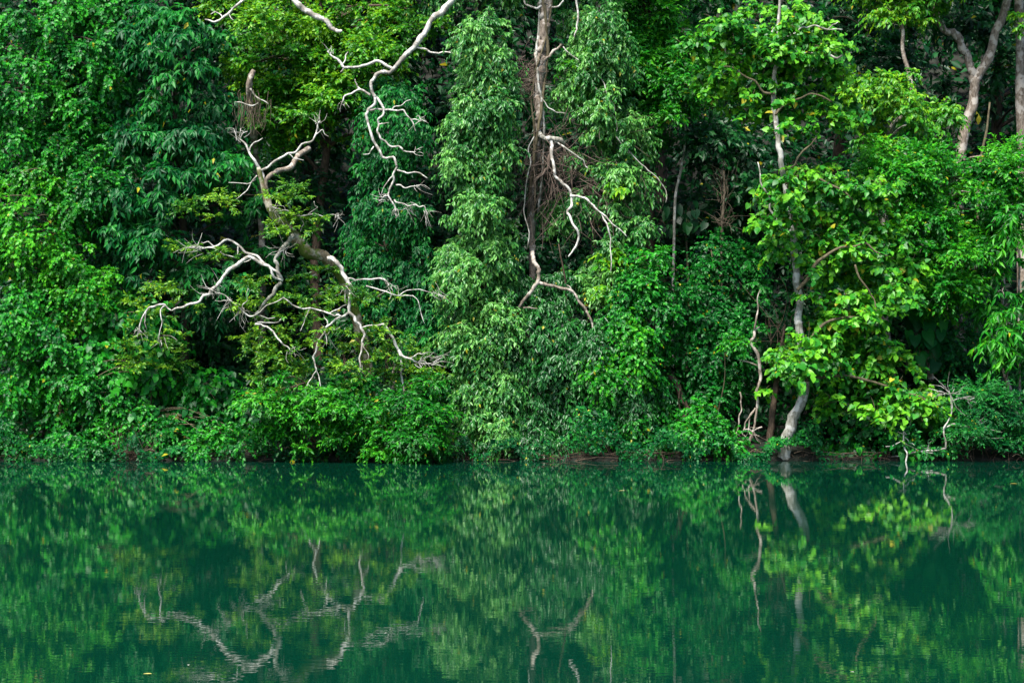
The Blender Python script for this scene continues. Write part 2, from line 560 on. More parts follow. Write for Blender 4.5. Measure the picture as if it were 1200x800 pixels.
def plant(name, label, cat, sp, ells, y0, thick=1.2, k=1.5, base=None, trunk=0.06, bark='twig', group=None, dens=1.0,
          parts=None, twigs=True, seed=None, stem=True, front=True, limb=True):
    """A tree, shrub or climber: stem from the ground, limbs to every clump, foliage; parts=(kind, how many single leaves)."""
    rng = np.random.default_rng(seed if seed is not None else len(VEG) * 13 + 5)
    s = SP[sp]
    cen, rad = lobes(ells, y0, thick, s.r, k, rng)
    mid = np.average(cen, axis=0, weights=rad)
    if base is None:
        bx, by = mid[0] + rng.uniform(-0.3, 0.3), max(y0 + thick * 0.6, 40.8)
    else:
        bx, by = P(base[0], 540, base[1])[0], base[1]
    bz = float(gz(bx, by))
    root = thing(name, label, cat, (bx, by, bz), group)
    b0 = np.array((bx, by, bz - 0.15))
    top = np.array((mid[0], mid[1] + thick * 0.35, cen[:, 2].max() - s.r * 0.3))
    if stem:
        tr = Tubes()
        q = [b0, b0 * 0.65 + top * 0.35 + np.array((rng.uniform(-.3, .3), 0.1, 0)), b0 * 0.3 + top * 0.7 + np.array((rng.uniform(-.3, .3), 0.1, 0)), top]
        line = tr.add(q, [trunk, trunk * 0.85, trunk * 0.6, trunk * 0.25], 7, 5, knob=0.15)
        part('trunk' if cat == 'tree' else 'stem', *tr.get(), BARK[bark], root)
    else:
        line = np.array([b0, top])
    if twigs:
        tw = Tubes()
        for c, r in zip(cen, rad):
            j = np.argmin(np.linalg.norm(line - (c + np.array((0, 0, -r))), axis=1))
            a = line[j]
            m = (a + c) / 2 + np.array((0, 0, 0.12 * np.linalg.norm(c - a)))
            if limb:
                tw.add([a, m, c], [trunk * 0.3 + 0.006, trunk * 0.2 + 0.005, 0.006], 4, 3, cap=False)
            for _ in range(3):
                d = unit(rng.normal(size=3) * np.array((1, 1, 0.6)))
                tw.add([c, c + d * r * 0.5, c + d * r * 0.95 - np.array((0, 0, s.droop * r * 0.6))], [0.006, 0.005, 0.003], 3, 2, cap=False)
        part('twigs', *tw.get(), BARK[bark], root, stuff=True)
        COUNT[0] += tw.n * 2
    L = sprays(s, cen, rad, rng, front, dens)
    if parts:
        kind, n = parts
        p = L['pos']
        px = CX + F * p[:, 0] / p[:, 1]
        py = HOR - F * (p[:, 2] - CAMZ) / p[:, 1]
        vis = (px > 5) & (px < 1195) & (py > 5) & (py < 548)
        facing = np.abs(L['nm'][:, 1]) * 0.35
        score = -p[:, 1] + facing + L['ln'] * 3 + rng.random(len(p)) * 0.9 - (~vis) * 100
        pick = np.argsort(-score)[:n]
        leaf_parts(L, pick, kind, s.mat, root)
        keep = np.ones(len(p), bool)
        keep[pick] = False
        L = {a: b[keep] for a, b in L.items()}
    co, tri, ti = leaves_mesh(L, s.t)
    part('foliage', co, tri, LM[s.mat], root, ti, stuff=True)
    VEG[name + str(len(VEG))] = root
    return root


GIRTH = [0.8]


def px_tube(tb, pts, y, width, sides=6, n=3, knob=0.25):
    """A branch traced in the photograph: pts (px, py[, y offset]); width in photograph pixels, from first to last."""
    q = [P(p[0], p[1], y + (p[2] if len(p) > 2 else 0)) for p in pts]
    g = [q[0]]
    for a, b in zip(q[:-1], q[1:]):
        L = np.linalg.norm(b - a)
        if L > 0.12:
            g.append((a + b) / 2 + RNG.normal(size=3) * min(L * 0.09, 0.05))
        g.append(b)
    q = g
    w = np.interp(np.linspace(0, 1, len(q)), np.linspace(0, 1, len(width)), width)
    return tb.add(q, w * 0.5 * GIRTH[0] * mpp(y), sides, n, knob)


def branch(root, pts, y, width, bark, twigs=(), name='branch', tname='twig', parent=None, sides=6, knob=0.25):
    """A traced branch as a part, its side twigs as sub-parts."""
    tb = Tubes()
    px_tube(tb, pts, y, width, sides, 3, knob)
    b = part(name, *tb.get(), BARK[bark], root, parent=parent)
    for t in twigs:
        tb = Tubes()
        px_tube(tb, t[0], y, t[1], 5, 3, 0.3)
        part(tname, *tb.get(), BARK[bark], root, parent=b)
    return b


def fine_twigs(root, spots, y, bark, rng, name='twigs'):
    """Sprays of hair-thin twigs at (px, py, radius px, number, direction x, direction y)."""
    tb = Tubes()
    m = mpp(y)
    for px, py, r, n, dx, dy in spots:
        o = P(px, py, y)
        for _ in range(n):
            d = unit(np.array((dx, 0, -dy), float) + rng.normal(size=3) * 0.6)
            L = r * m * rng.uniform(0.5, 1.2)
            a = o + rng.normal(size=3) * r * m * 0.12
            e1 = a + d * L * 0.5 + rng.normal(size=3) * L * 0.12
            e2 = a + d * L + rng.normal(size=3) * L * 0.2
            tb.add([a, e1, e2], [0.009, 0.006, 0.003], 3, 2, cap=False)
    COUNT[0] += tb.n * 2
    return part(name, *tb.get(), BARK[bark], root, stuff=True)


# ------------------------------------------------------------------ the forest behind, on the slope
BT = 'tall trees on the slope behind'  # crown lobes set high and forward are unseen, added to shade the slope
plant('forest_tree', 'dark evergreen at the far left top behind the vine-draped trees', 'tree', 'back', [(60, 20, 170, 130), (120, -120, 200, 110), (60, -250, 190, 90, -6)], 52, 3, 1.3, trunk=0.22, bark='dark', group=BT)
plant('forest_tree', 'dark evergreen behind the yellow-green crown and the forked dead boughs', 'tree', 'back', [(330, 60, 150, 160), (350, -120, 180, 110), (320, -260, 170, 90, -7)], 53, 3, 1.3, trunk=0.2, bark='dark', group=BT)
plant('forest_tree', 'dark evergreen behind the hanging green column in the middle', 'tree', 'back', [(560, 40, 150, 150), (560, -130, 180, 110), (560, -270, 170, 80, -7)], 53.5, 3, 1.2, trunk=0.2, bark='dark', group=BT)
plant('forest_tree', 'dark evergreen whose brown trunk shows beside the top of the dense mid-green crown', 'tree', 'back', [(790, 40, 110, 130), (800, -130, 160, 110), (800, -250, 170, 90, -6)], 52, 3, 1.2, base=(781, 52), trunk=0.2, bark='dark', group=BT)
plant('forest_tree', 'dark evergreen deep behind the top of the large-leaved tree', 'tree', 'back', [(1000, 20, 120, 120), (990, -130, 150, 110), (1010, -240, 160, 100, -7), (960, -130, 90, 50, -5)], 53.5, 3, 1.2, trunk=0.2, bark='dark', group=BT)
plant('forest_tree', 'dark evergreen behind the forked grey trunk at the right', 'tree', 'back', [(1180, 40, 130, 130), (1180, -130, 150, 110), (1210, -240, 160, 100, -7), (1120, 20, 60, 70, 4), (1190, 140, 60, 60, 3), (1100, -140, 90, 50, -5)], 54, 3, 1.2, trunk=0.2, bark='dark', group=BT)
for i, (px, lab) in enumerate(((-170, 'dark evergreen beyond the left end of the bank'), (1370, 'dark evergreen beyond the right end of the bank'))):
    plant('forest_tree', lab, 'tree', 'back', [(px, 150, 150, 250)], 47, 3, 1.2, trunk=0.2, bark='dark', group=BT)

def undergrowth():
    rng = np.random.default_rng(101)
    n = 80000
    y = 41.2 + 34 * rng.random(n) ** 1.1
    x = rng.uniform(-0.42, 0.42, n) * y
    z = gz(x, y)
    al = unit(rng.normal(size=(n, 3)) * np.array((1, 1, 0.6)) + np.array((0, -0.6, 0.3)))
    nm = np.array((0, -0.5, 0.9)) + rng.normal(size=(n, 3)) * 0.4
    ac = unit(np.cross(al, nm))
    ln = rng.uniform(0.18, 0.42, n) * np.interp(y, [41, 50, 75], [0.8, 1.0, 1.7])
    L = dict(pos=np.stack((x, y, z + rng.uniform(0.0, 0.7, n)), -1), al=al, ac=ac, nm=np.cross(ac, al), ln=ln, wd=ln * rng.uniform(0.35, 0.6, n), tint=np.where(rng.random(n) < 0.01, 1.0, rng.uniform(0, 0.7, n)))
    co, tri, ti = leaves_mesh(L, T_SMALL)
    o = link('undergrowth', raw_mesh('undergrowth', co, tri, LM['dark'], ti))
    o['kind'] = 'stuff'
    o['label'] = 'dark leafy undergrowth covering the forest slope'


undergrowth()


def bank_fringe():
    rng = np.random.default_rng(102)
    n = 46000
    x = rng.uniform(-15, 15, n)
    clump = vnoise(x * 0.9, x * 0 + 3) * 0.7 + 0.5 * vnoise(x * 3.1, x * 0 + 8)
    keep = clump > rng.uniform(0.3, 0.95, n)
    x, clump = x[keep], clump[keep]
    n = len(x)
    t = rng.random(n)
    y = shore(x) + 0.55 - 0.95 * t + rng.normal(size=n) * 0.12
    low = np.clip(0.5 - 0.8 * vnoise(x * 2.6, x * 0 + 1), 0.015, 0.4)
    z = low + rng.random(n) ** 1.3 * (0.15 + 1.1 * vnoise(x * 1.1, x * 0 + 4) ** 1.5)
    al = unit(rng.normal(size=(n, 3)) * 0.7 + np.array((0, -0.5, -0.5)))
    nm = np.array((0, -0.5, 0.7)) + rng.normal(size=(n, 3)) * 0.4
    ac = unit(np.cross(al, nm))
    ln = rng.uniform(0.05, 0.10, n) * (1 + (rng.random(n) < 0.12) * 0.9)
    L = dict(pos=np.stack((x, y, z), -1), al=al, ac=ac, nm=np.cross(ac, al), ln=ln, wd=ln * rng.uniform(0.4, 0.75, n),
             tint=np.where(rng.random(n) < 0.008, 1.0, np.clip(rng.uniform(0, 0.95, n) * (0.2 + 1.1 * vnoise(x * 0.8, z * 2 + 6)), 0, 0.95)))
    co, tri, ti = leaves_mesh(L, T_SMALL)
    o = link('bank_groundcover', raw_mesh('bank_groundcover', co, tri, LM['teal'], ti))
    o['kind'] = 'stuff'
    o['label'] = 'leafy ground cover spilling over the mud edge of the lake'


bank_fringe()

# dark understory in the hollows
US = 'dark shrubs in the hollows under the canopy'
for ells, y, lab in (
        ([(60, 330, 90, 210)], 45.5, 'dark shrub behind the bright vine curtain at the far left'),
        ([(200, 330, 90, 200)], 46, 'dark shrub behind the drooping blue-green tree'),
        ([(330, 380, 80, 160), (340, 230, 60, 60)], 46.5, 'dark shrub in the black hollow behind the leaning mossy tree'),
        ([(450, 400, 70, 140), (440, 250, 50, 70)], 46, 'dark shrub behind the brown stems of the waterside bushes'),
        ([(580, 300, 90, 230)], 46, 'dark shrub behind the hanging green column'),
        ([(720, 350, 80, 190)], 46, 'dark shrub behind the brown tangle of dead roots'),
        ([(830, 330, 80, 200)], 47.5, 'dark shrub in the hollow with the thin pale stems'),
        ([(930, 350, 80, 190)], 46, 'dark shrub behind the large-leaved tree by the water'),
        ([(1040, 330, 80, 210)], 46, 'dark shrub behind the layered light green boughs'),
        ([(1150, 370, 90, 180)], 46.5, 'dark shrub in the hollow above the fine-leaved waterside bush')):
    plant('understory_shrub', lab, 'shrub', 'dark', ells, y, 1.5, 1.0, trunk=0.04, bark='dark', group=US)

# ------------------------------------------------------------------ left side
plant('vine_draped_tree', 'tree smothered in blue-green vine at the top left corner', 'tree', 'vine', [(45, 110, 85, 120), (105, 60, 60, 80)], 43, 1.6, 1.5, trunk=0.14, bark='dark')
plant('drooping_tree', 'dark tree with long hanging blue-green leaves left of the forked dead boughs', 'tree', 'tealdroop', [(200, 90, 75, 100), (185, 215, 70, 90), (150, 300, 60, 55), (250, 330, 45, 45, 0.6), (255, 190, 30, 50, 0.9), (290, 240, 36, 44, 1.6), (310, 320, 26, 40, 1.8)], 43, 1.8, 1.5, trunk=0.12, bark='dark', parts=('lance', 220))
plant('climbing_vine', 'bright green vine curtain halfway up the far left edge', 'vine', 'vinebright', [(40, 280, 75, 90), (95, 345, 60, 55)], 41.8, 1.4, 1.7, trunk=0.05)
plant('climbing_vine', 'mid green vine mound low at the far left by the water', 'vine', 'vine', [(35, 420, 60, 80), (40, 505, 65, 46)], 41.0, 1.2, 1.7, trunk=0.05)
plant('climbing_vine', 'dark vine with round leaves on the bank left of the black hollow', 'vine', 'round', [(150, 430, 75, 80), (235, 478, 60, 48), (190, 505, 110, 35), (300, 495, 30, 38)], 41.6, 1.0, 1.7, trunk=0.04, parts=('heart', 240))
plant('bank_shrub', 'small-leaved green shrub at the waterline under the round-leaved vine', 'shrub', 'small', [(140, 500, 70, 38), (245, 512, 70, 28), (110, 455, 40, 40), (100, 525, 50, 16, -0.3), (280, 525, 40, 15, -0.3)], 40.7, 0.8, 1.5, trunk=0.03)
plant('climbing_vine', 'blue-green vine hanging over the upper left between the two dark crowns', 'vine', 'small', [(100, 190, 60, 60), (110, 250, 40, 40)], 42.6, 1.0, 1.4, trunk=0.04)

# ------------------------------------------------------------------ yellow-green canopy and the dark crowns beneath
t_yel = plant('canopy_tree', 'yellow-green crown at the top behind the white bare limb', 'tree', 'yellow', [(330, 50, 90, 75), (425, 50, 60, 65), (400, 125, 70, 55), (325, 130, 50, 50), (480, 30, 45, 45), (270, 15, 40, 25)], 44.5, 2.0, 1.5, trunk=0.16, bark='brown')
branch(t_yel, [(318, -45, 0.6), (345, 0), (355.5, 10.5), (369.5, 19), (383.5, 26), (392, 35), (401, 37)], 42.6, [9, 8, 8, 8, 7, 6, 4], 'white')
branch(t_yel, [(300, -16, 0.5), (285.5, 0), (273, 10.5), (261, 21), (250, 26), (240, 23)], 42.8, [5, 4, 4, 3, 2], 'white', [(([(261, 21), (252, 14), (247, 17)]), [2, 1]), ([(268, 15), (271, 22), (274, 24)], [2, 1])])
plant('drooping_tree', 'dark drooping crown between the hanging white boughs and the green column', 'tree', 'greydark', [(460, 150, 45, 60), (450, 240, 50, 75), (455, 330, 45, 45)], 43.2, 1.2, 1.5, trunk=0.07, bark='dark')

# ------------------------------------------------------------------ the leaning mossy tree with bleached boughs
def leaning_tree():
    rng = np.random.default_rng(3)
    GIRTH[0] = 0.7
    y = 40.6
    bx, by = P(448, 540, 42.5)[0], 42.5
    root = thing('leaning_tree', 'leaning mossy dead-topped tree with white crooked boughs and sparse leaves', 'tree', (bx, by, float(gz(bx, by))))
    tb = Tubes()
    g = np.array((bx, by, float(gz(bx, by)) - 0.2))
    q = [g, P(437, 470, 42.2), P(425, 400, 41.8), P(405, 335, 41.2), P(384, 303, 40.9), P(363, 296, 40.7), P(344, 275, y), P(324, 255.5, y), P(315, 240, y), P(308, 217, y), P(303, 196, y)]
    tb.add(q, np.array([16, 14, 13, 12, 12, 13, 13, 11, 9, 6, 5]) * 0.5 * mpp(y), 8, 4, 0.3)
    part('trunk', *tb.get(), BARK['mossy'], root)
    B = lambda *a, **k: branch(root, *a, **k)
    B([(308, 217), (303, 196), (292.5, 180), (281, 163)], y, [5.5, 5, 4, 2.5], 'white', [([(292, 178), (298, 167), (308, 162)], [2.5, 1.5]), ([(281, 163), (285, 156), (290, 154)], [2, 1]), ([(301, 206), (293, 217), (285, 227), (275, 235)], [2.2, 1.2]), ([(300, 210), (285, 215), (268, 214)], [2, 1])])
    B([(305, 200), (322, 189), (338, 180), (354, 169), (369.5, 159), (372, 150), (375, 142)], y, [4.5, 4, 3.5, 3, 2], 'white', [([(338, 180), (345, 186), (356, 188)], [1.8, 1]), ([(370, 158), (378, 152), (385, 160)], [1.8, 1])])
    B([(362, 174, 1.4), (345, 190, 0.6), (330, 199, 0.3), (314, 208), (313, 224, 0.05), (314, 240)], y, [10, 9, 8, 6, 4], 'greybrown')
    B([(319, 243), (330, 246), (341.5, 250), (360, 252), (380, 254), (397.5, 254)], y - 0.2, [3, 2.5, 2, 1.5], 'pale', [([(360, 252), (372, 243), (368, 236)], [1.6, 1]), ([(350, 251), (356, 262), (352, 272)], [1.6, 1])])
    B([(344, 275), (337, 285), (330, 292), (322, 304), (325, 315), (330, 328)], y - 0.3, [8, 7, 6.5, 6, 8], 'pale', [([(330, 331), (320.5, 344.6), (309, 356), (299, 368)], [7, 6, 5, 4])])
    B([(331, 328, 0.1), (317, 314), (301, 300), (282, 289.6), (255, 288), (233, 291.5), (222, 290)], y - 0.5, [5, 4.5, 4, 3.5, 3, 2], 'white', [([(279, 289), (279, 296), (277, 302)], [2.5, 1.5]), ([(277, 302), (262, 298), (243, 290)], [2, 1.2]), ([(301, 300), (290, 306), (276, 309)], [2, 1.2]), ([(255, 288), (244, 283), (236, 284)], [1.8, 1])])
    B([(331, 329, 0.2), (316, 312), (294, 301.5), (285, 305), (274, 313), (263, 323), (253, 336), (245, 345), (234, 353), (222, 356), (210, 360.5), (201, 364)], y - 0.7, [4, 4, 5, 6.5, 6.5, 6, 5.5, 5, 4, 4, 3.5, 2.5], 'white')
    B([(201, 364), (193, 357), (185.5, 357), (176, 360), (171.5, 364.5), (166, 374), (163, 384)], y - 0.9, [2, 3, 3.5, 3, 2], 'white', [([(171, 366), (170, 376), (172, 386)], [2, 1]), ([(193, 358), (188, 366), (190, 378), (185, 401)], [2.5, 2, 1])])
    B([(384, 303, 0.2), (392, 305), (400, 314), (406, 327), (412, 337), (410, 352), (409, 368)], y - 0.5, [8, 7, 7, 7, 6, 5.5, 5], 'white')
    B([(409, 366), (398, 372), (390, 377), (382.5, 383), (376, 395), (371, 407), (367, 418), (369, 426), (371, 434), (366, 442), (361, 449), (355.5, 463)], y - 0.6, [4.5, 4, 4, 3.5, 3, 2.5, 2, 1.5], 'white', [([(371, 434), (375, 448), (378.7, 465)], [2, 1]), ([(361, 450), (366, 460), (371, 470)], [2, 1]), ([(384, 381), (380, 372), (376, 366)], [2, 1])])
    B([(400, 371), (392, 370), (382.5, 366), (363, 361), (344, 358), (332, 348.5)], y - 0.7, [3.5, 3, 3, 2.5, 2], 'white', [([(386, 367), (397, 362), (406, 357)], [2, 1.4]), ([(363, 361), (358, 372), (352, 388)], [2, 1])])
    B([(409, 366), (416, 372), (421, 379.5), (426, 389), (425, 398), (424, 407), (421, 420), (421, 434)], y - 0.6, [5, 5, 4.5, 4, 3, 2], 'white', [([(425, 402), (430, 412), (431, 422)], [2, 1])])
    B([(424, 384, 0.1), (436, 381), (450, 379.5), (455, 387), (460, 395), (467, 410.5), (470, 422), (470, 434), (473.6, 457), (475, 476), (472, 488)], y - 0.7, [2, 2, 4, 5, 5, 5, 4, 3.5, 3, 2.5, 1.5], 'white', [([(467, 410.5), (479.5, 420), (491, 426), (506.6, 426)], [5, 4, 3, 1.5]), ([(480, 420), (490, 414), (499, 413)], [2.2, 1]), ([(491, 426), (497, 433), (503, 437)], [2, 1]), ([(473, 455), (478, 464), (478, 474)], [2, 1])])
    B([(330, 372, 0.4), (313, 378), (299, 379.5), (306, 380), (313, 383), (324, 395), (332, 404), (340, 410.5)], y - 0.7, [2, 2, 2.5, 3, 3, 2.5, 1.5], 'white')
    B([(406, 327), (416, 328), (427, 327), (444.6, 326), (451, 328), (456, 335)], y - 0.5, [2.5, 2.5, 3, 3.5, 3], 'white', [([(429, 335), (440, 338), (452, 341.5), (468, 346.6), (483, 346.6)], [2.5, 2.5, 2, 1.5]), ([(468, 346), (478, 340), (492, 339), (510, 344)], [1.8, 1.2, 1]), ([(483, 346), (492, 360), (497, 378)], [1.6, 1])])
    B([(332, 349), (312, 358), (297, 370), (284, 364), (270, 352), (254.6, 342.7)], y - 0.8, [2, 2, 2.5, 2.5, 2, 1], 'pale', [([(284, 364), (290, 352), (291, 338)], [2, 1]), ([(270, 352), (262, 352), (252, 352)], [1.8, 1]), ([(297, 370), (309, 371), (322, 372)], [1.8, 1])])
    fine_twigs(root, [(281, 163, 22, 10, -0.3, -1), (233, 291, 26, 12, -1, 0.1), (165, 384, 18, 10, -0.4, 1), (187, 395, 22, 8, 0, 1), (255, 344, 24, 14, -0.8, -0.3),
                      (270, 352, 22, 10, 0, 0.6), (284, 364, 22, 10, 0.3, 0.8), (356, 463, 16, 8, 0, 1), (371, 468, 14, 8, 0.2, 1), (472, 486, 18, 8, 0, 1), (506, 426, 22, 12, 1, 0.1),
                      (490, 424, 20, 10, 0.7, -0.2), (421, 430, 16, 8, 0, 1), (340, 410, 18, 8, 0.5, 0.6), (456, 335, 18, 8, 0.6, 0.5), (395, 254, 18, 8, 1, 0), (372, 145, 20, 8, 0.2, -1),
                      (320, 245, 26, 12, 0.6, 0.5), (335, 290, 24, 10, -0.4, 0.4), (380, 385, 24, 12, 0, 0.7), (405, 340, 24, 8, 0.8, 0.3), (510, 344, 22, 8, 0.8, 0.4)], y - 0.7, 'pale', rng)
    s = SP['olive']
    cen, rad = lobes([(245, 240, 34, 22), (338, 233, 30, 22), (345, 268, 30, 22), (212, 289, 22, 16), (262, 300, 26, 14), (180, 400, 55, 40), (190, 352, 45, 22), (330, 400, 50, 42), (352, 350, 46, 20), (320, 440, 40, 30),
                      (440, 395, 45, 30), (408, 344, 34, 20), (415, 430, 38, 35), (470, 425, 40, 35), (500, 440, 25, 30), (370, 320, 30, 14), (300, 330, 26, 14), (440, 350, 40, 14), (360, 255, 26, 14), (322, 266, 20, 12, -0.3), (350, 290, 18, 10, -0.4), (395, 345, 16, 10, -0.4), (285, 352, 20, 12, -0.3), (365, 392, 26, 14, -0.3)], y - 0.3, 1.0, 0.25, 1.5, rng)
    L = sprays(s, cen, rad, rng, False)
    co, tri, ti = leaves_mesh(L, s.t)
    part('foliage', co, tri, LM['olive'], root, ti, stuff=True)
    GIRTH[0] = 0.8


leaning_tree()

# a broken grey stump with hanging moss, high behind the forked bough
def stump():
    rng = np.random.default_rng(9)
    y = 45.0
    bx = P(300, 540, y)[0]
    root = thing('broken_trunk', 'broken grey trunk with dry hanging moss above the forked bough', 'tree', (bx, y + 0.5, float(gz(bx, y + 0.5))))
    tb = Tubes()
    tb.add([np.array((bx, y + 0.5, float(gz(bx, y + .5)) - 0.2)), P(308, 330, y + .3), P(302, 200, y), P(292, 108, y - 1.9), P(297, 82, y - 2.0)], np.array([8, 8, 7, 7, 5]) * 0.5 * mpp(y), 8, 5, 0.3)
    part('trunk', *tb.get(), BARK['greybrown'], root)
    branch(root, [(293, 104), (303, 115.5), (315, 122.5)], y - 2.1, [3, 2, 1.5], 'pale')
    branch(root, [(303, 121), (290, 123), (275, 120)], y - 2.1, [2, 2, 1.2], 'pale')
    tb = Tubes()
    for _ in range(70):
        a = P(rng.normal(297, 9), rng.uniform(104, 135), y - 1.9 + rng.uniform(-0.2, 0.2))
        l = rng.uniform(0.3, 0.9)
        d = np.array((rng.normal() * 0.16, rng.normal() * 0.1, -1))
        tb.add([a, a + d * l * 0.5 + rng.normal(size=3) * 0.03, a + d * l + rng.normal(size=3) * 0.07], [0.008, 0.007, 0.003], 3, 2, cap=False)
    part('hanging_moss', *tb.get(), BARK['dry'], root, stuff=True)


stump()

# ------------------------------------------------------------------ waterside shrubs in front of it
WS = 'bushes leaning over the water'
plant('waterside_shrub', 'bright layered bush overhanging the water below the leaning tree', 'shrub', 'shrub', [(360, 505, 60, 42), (335, 465, 40, 35), (385, 470, 35, 25)], 39.7, 1.2, 1.45, base=(380, 41.0), trunk=0.05, bark='brown', group=WS)
plant('waterside_shrub', 'yellowish bush overhanging the water beside the hanging column foot', 'shrub', 'shrub', [(470, 510, 65, 38), (500, 470, 35, 35), (440, 490, 40, 25)], 39.6, 1.2, 1.45, base=(450, 41.0), trunk=0.05, bark='brown', group=WS)
plant('waterside_shrub', 'low bush at the waterline between the two overhanging bushes', 'shrub', 'small', [(415, 515, 40, 30), (415, 470, 50, 40)], 40.6, 0.8, 1.5, trunk=0.03, group=WS)


def stems():
    y = 41.2
    root = thing('brown_sapling', 'thin brown stem standing behind the waterside bushes', 'sapling', (P(402, 540, y)[0], y, float(gz(P(402, 540, y)[0], y))))
    branch(root, [(401, 545), (402, 488), (405, 457), (404, 420)], y, [9, 8, 7, 5], 'brown', name='stem')
    fine_twigs(root, [(404, 425, 40, 14, 0.2, -1)], y, 'brown', np.random.default_rng(1))
    root = thing('grey_sapling', 'slanting grey stem right of the thin brown stem', 'sapling', (P(432, 540, y)[0], y, float(gz(P(432, 540, y)[0], y))))
    branch(root, [(430, 545), (444, 497), (455, 475), (462, 450), (463, 430)], y, [10, 8, 7, 6, 4], 'greybrown', name='stem')
    fine_twigs(root, [(463, 432, 40, 14, 0.3, -1)], y, 'brown', np.random.default_rng(2))


stems()

# ------------------------------------------------------------------ the hanging green column and the tree that carries it
def centre_tree():
    rng = np.random.default_rng(21)
    y = 41.7
    bx, by = P(622, 540, 42.6)[0], 42.6
    root = thing('trailing_tree', 'tall tree with a bare crooked trunk between two hanging green curtains', 'tree', (bx, by, float(gz(bx, by))))
    tb = Tubes()
    px_tube(tb, [(646, -160, 0.6), (642, -60, 0.2), (640, 0), (638, 21), (637, 49), (633, 70), (631, 98), (632, 122.5), (631, 147), (629, 180, .2), (626, 215, 0.4), (623, 262, 0.5), (624, 300, 0.5), (622, 380, 0.8), (622, 470, 0.9), (622, 545, 0.9)],
            y, [17, 17, 17, 16, 16, 16, 14, 13, 12, 11, 10, 10, 9, 11, 14, 17], 9, 4, 0.35)
    part('trunk', *tb.get(), BARK['greybrown'], root)
    for k, ph in enumerate((0.0, 2.1, 4.0)):
        tb = Tubes()
        zz = np.linspace(0, 1, 14)
        path = spline([P(640, -10, y), P(637, 49, y), P(631, 98, y), P(631, 150, y), P(625, 250, y + .4)], 8)
        pp = path[(zz * (len(path) - 1)).astype(int)]
        off = np.stack((np.cos(ph + zz * 5), -np.abs(np.sin(ph + zz * 5)), zz * 0), -1) * (0.13 + 0.05 * rng.random((14, 1)))
        tb.add(pp + off, np.full(14, 0.022 + 0.008 * k), 5, 3, 0.3)
        part('liana', *tb.get(), BARK['pale' if k == 1 else 'twig'], root)
    B = lambda *a, **k: branch(root, *a, **k)
    # the long bleached bough to the upper left
    y2 = 40.9
    B([(642, -130, 1.4), (590, -75, 0.6), (550, -30, 0.2), (530, 0), (516.5, 15.8), (499, 36.8), (485, 56), (471, 70), (460, 82), (450, 84.5), (441, 87.5), (435, 96), (436.5, 108), (439.5, 114)], y2, [12, 10.5, 9.5, 9, 8.5, 8, 7.5, 7, 6, 5.5, 5, 4.5, 4.5, 4.5], 'white',
      [([(461, 81), (450, 75), (434, 74.5), (418.5, 79), (403, 79), (396, 70), (389, 66), (384, 60)], [4.5, 4.5, 4, 4, 4, 3, 2]), ([(402, 75), (405, 68), (408, 61)], [2.5, 1.5]), ([(404, 79), (401, 83), (399, 85)], [3, 1.5]),
       ([(488.5, 56), (499, 58), (509.5, 62), (520, 61), (536, 65)], [3, 2.5, 2.5, 1.2]),
       ([(434, 112), (422, 105), (411.5, 110), (403, 114), (400, 122)], [3.5, 3, 3, 2.5, 1.5]), ([(422, 105), (418, 99), (416, 93)], [2.5, 1.5])])
    B([(439.5, 114), (432, 128), (429, 135), (432.5, 149), (438, 166), (446.5, 180), (452, 185.5), (462, 185), (465, 196), (462, 210), (457, 220.5), (455, 229), (460.5, 238), (464, 248)], y2 - 0.05, [4.5, 4.5, 4, 4, 4, 3.5, 3.5, 3, 3, 2.5, 2.5, 2], 'white',
      [([(438, 172), (433, 180), (425.5, 181)], [2, 1]), ([(465, 199.5), (478, 203), (492, 203), (501, 209)], [2.5, 2, 1.2]), ([(464, 217), (474.5, 220.5), (488.5, 218)], [2.2, 1]),
       ([(462, 234), (470, 238), (478, 241.5), (487, 240), (497, 241.5), (502, 252)], [2.5, 2, 1.2]), ([(456, 228), (450, 230), (444, 236)], [2, 1]), ([(462, 205), (455, 212), (447, 228)], [2, 1])])
    B([(439.5, 114), (446, 121), (450, 128), (449, 135), (443, 140), (442, 154), (446.5, 163), (457, 171.5), (467.5, 171.5), (473, 177), (487, 178)], y2 + 0.05, [4, 3.5, 3.5, 3, 3, 2.5, 2.5, 1.2], 'white',
      [([(431, 130), (441, 128), (450, 129), (460.5, 129.5), (473, 129), (481.5, 140), (492, 142)], [3, 3, 2.5, 2, 1.2]), ([(481.5, 140), (485, 147), (487, 154)], [2, 1]), ([(460, 129), (470, 124), (481.5, 117)], [2, 1]), ([(444, 146), (450, 145), (456, 144)], [2, 1])])
    fine_twigs(root, [(464, 246, 12, 12, 0, 1), (500, 248, 16, 10, 0.4, 0.8), (452, 232, 16, 10, -0.8, 0.5), (488, 218, 14, 6, 0.8, 0), (492, 141, 14, 8, 0.7, 0.4), (400, 120, 12, 6, 0, 1), (386, 62, 14, 6, -0.4, -0.6), (478, 241, 18, 10, 0.4, 0.6), (487, 178, 12, 5, 1, 0), (536, 65, 14, 5, 1, 0)], y2, 'white', rng)
    # bent white piece and the roots hanging from it
    B([(630, 140, 0), (631, 156, -0.1), (640, 163, -0.2), (650, 163, -0.2), (657.5, 164.5, -0.2), (661, 168, -0.1)], y, [7, 8, 7, 7, 6, 4], 'pale')
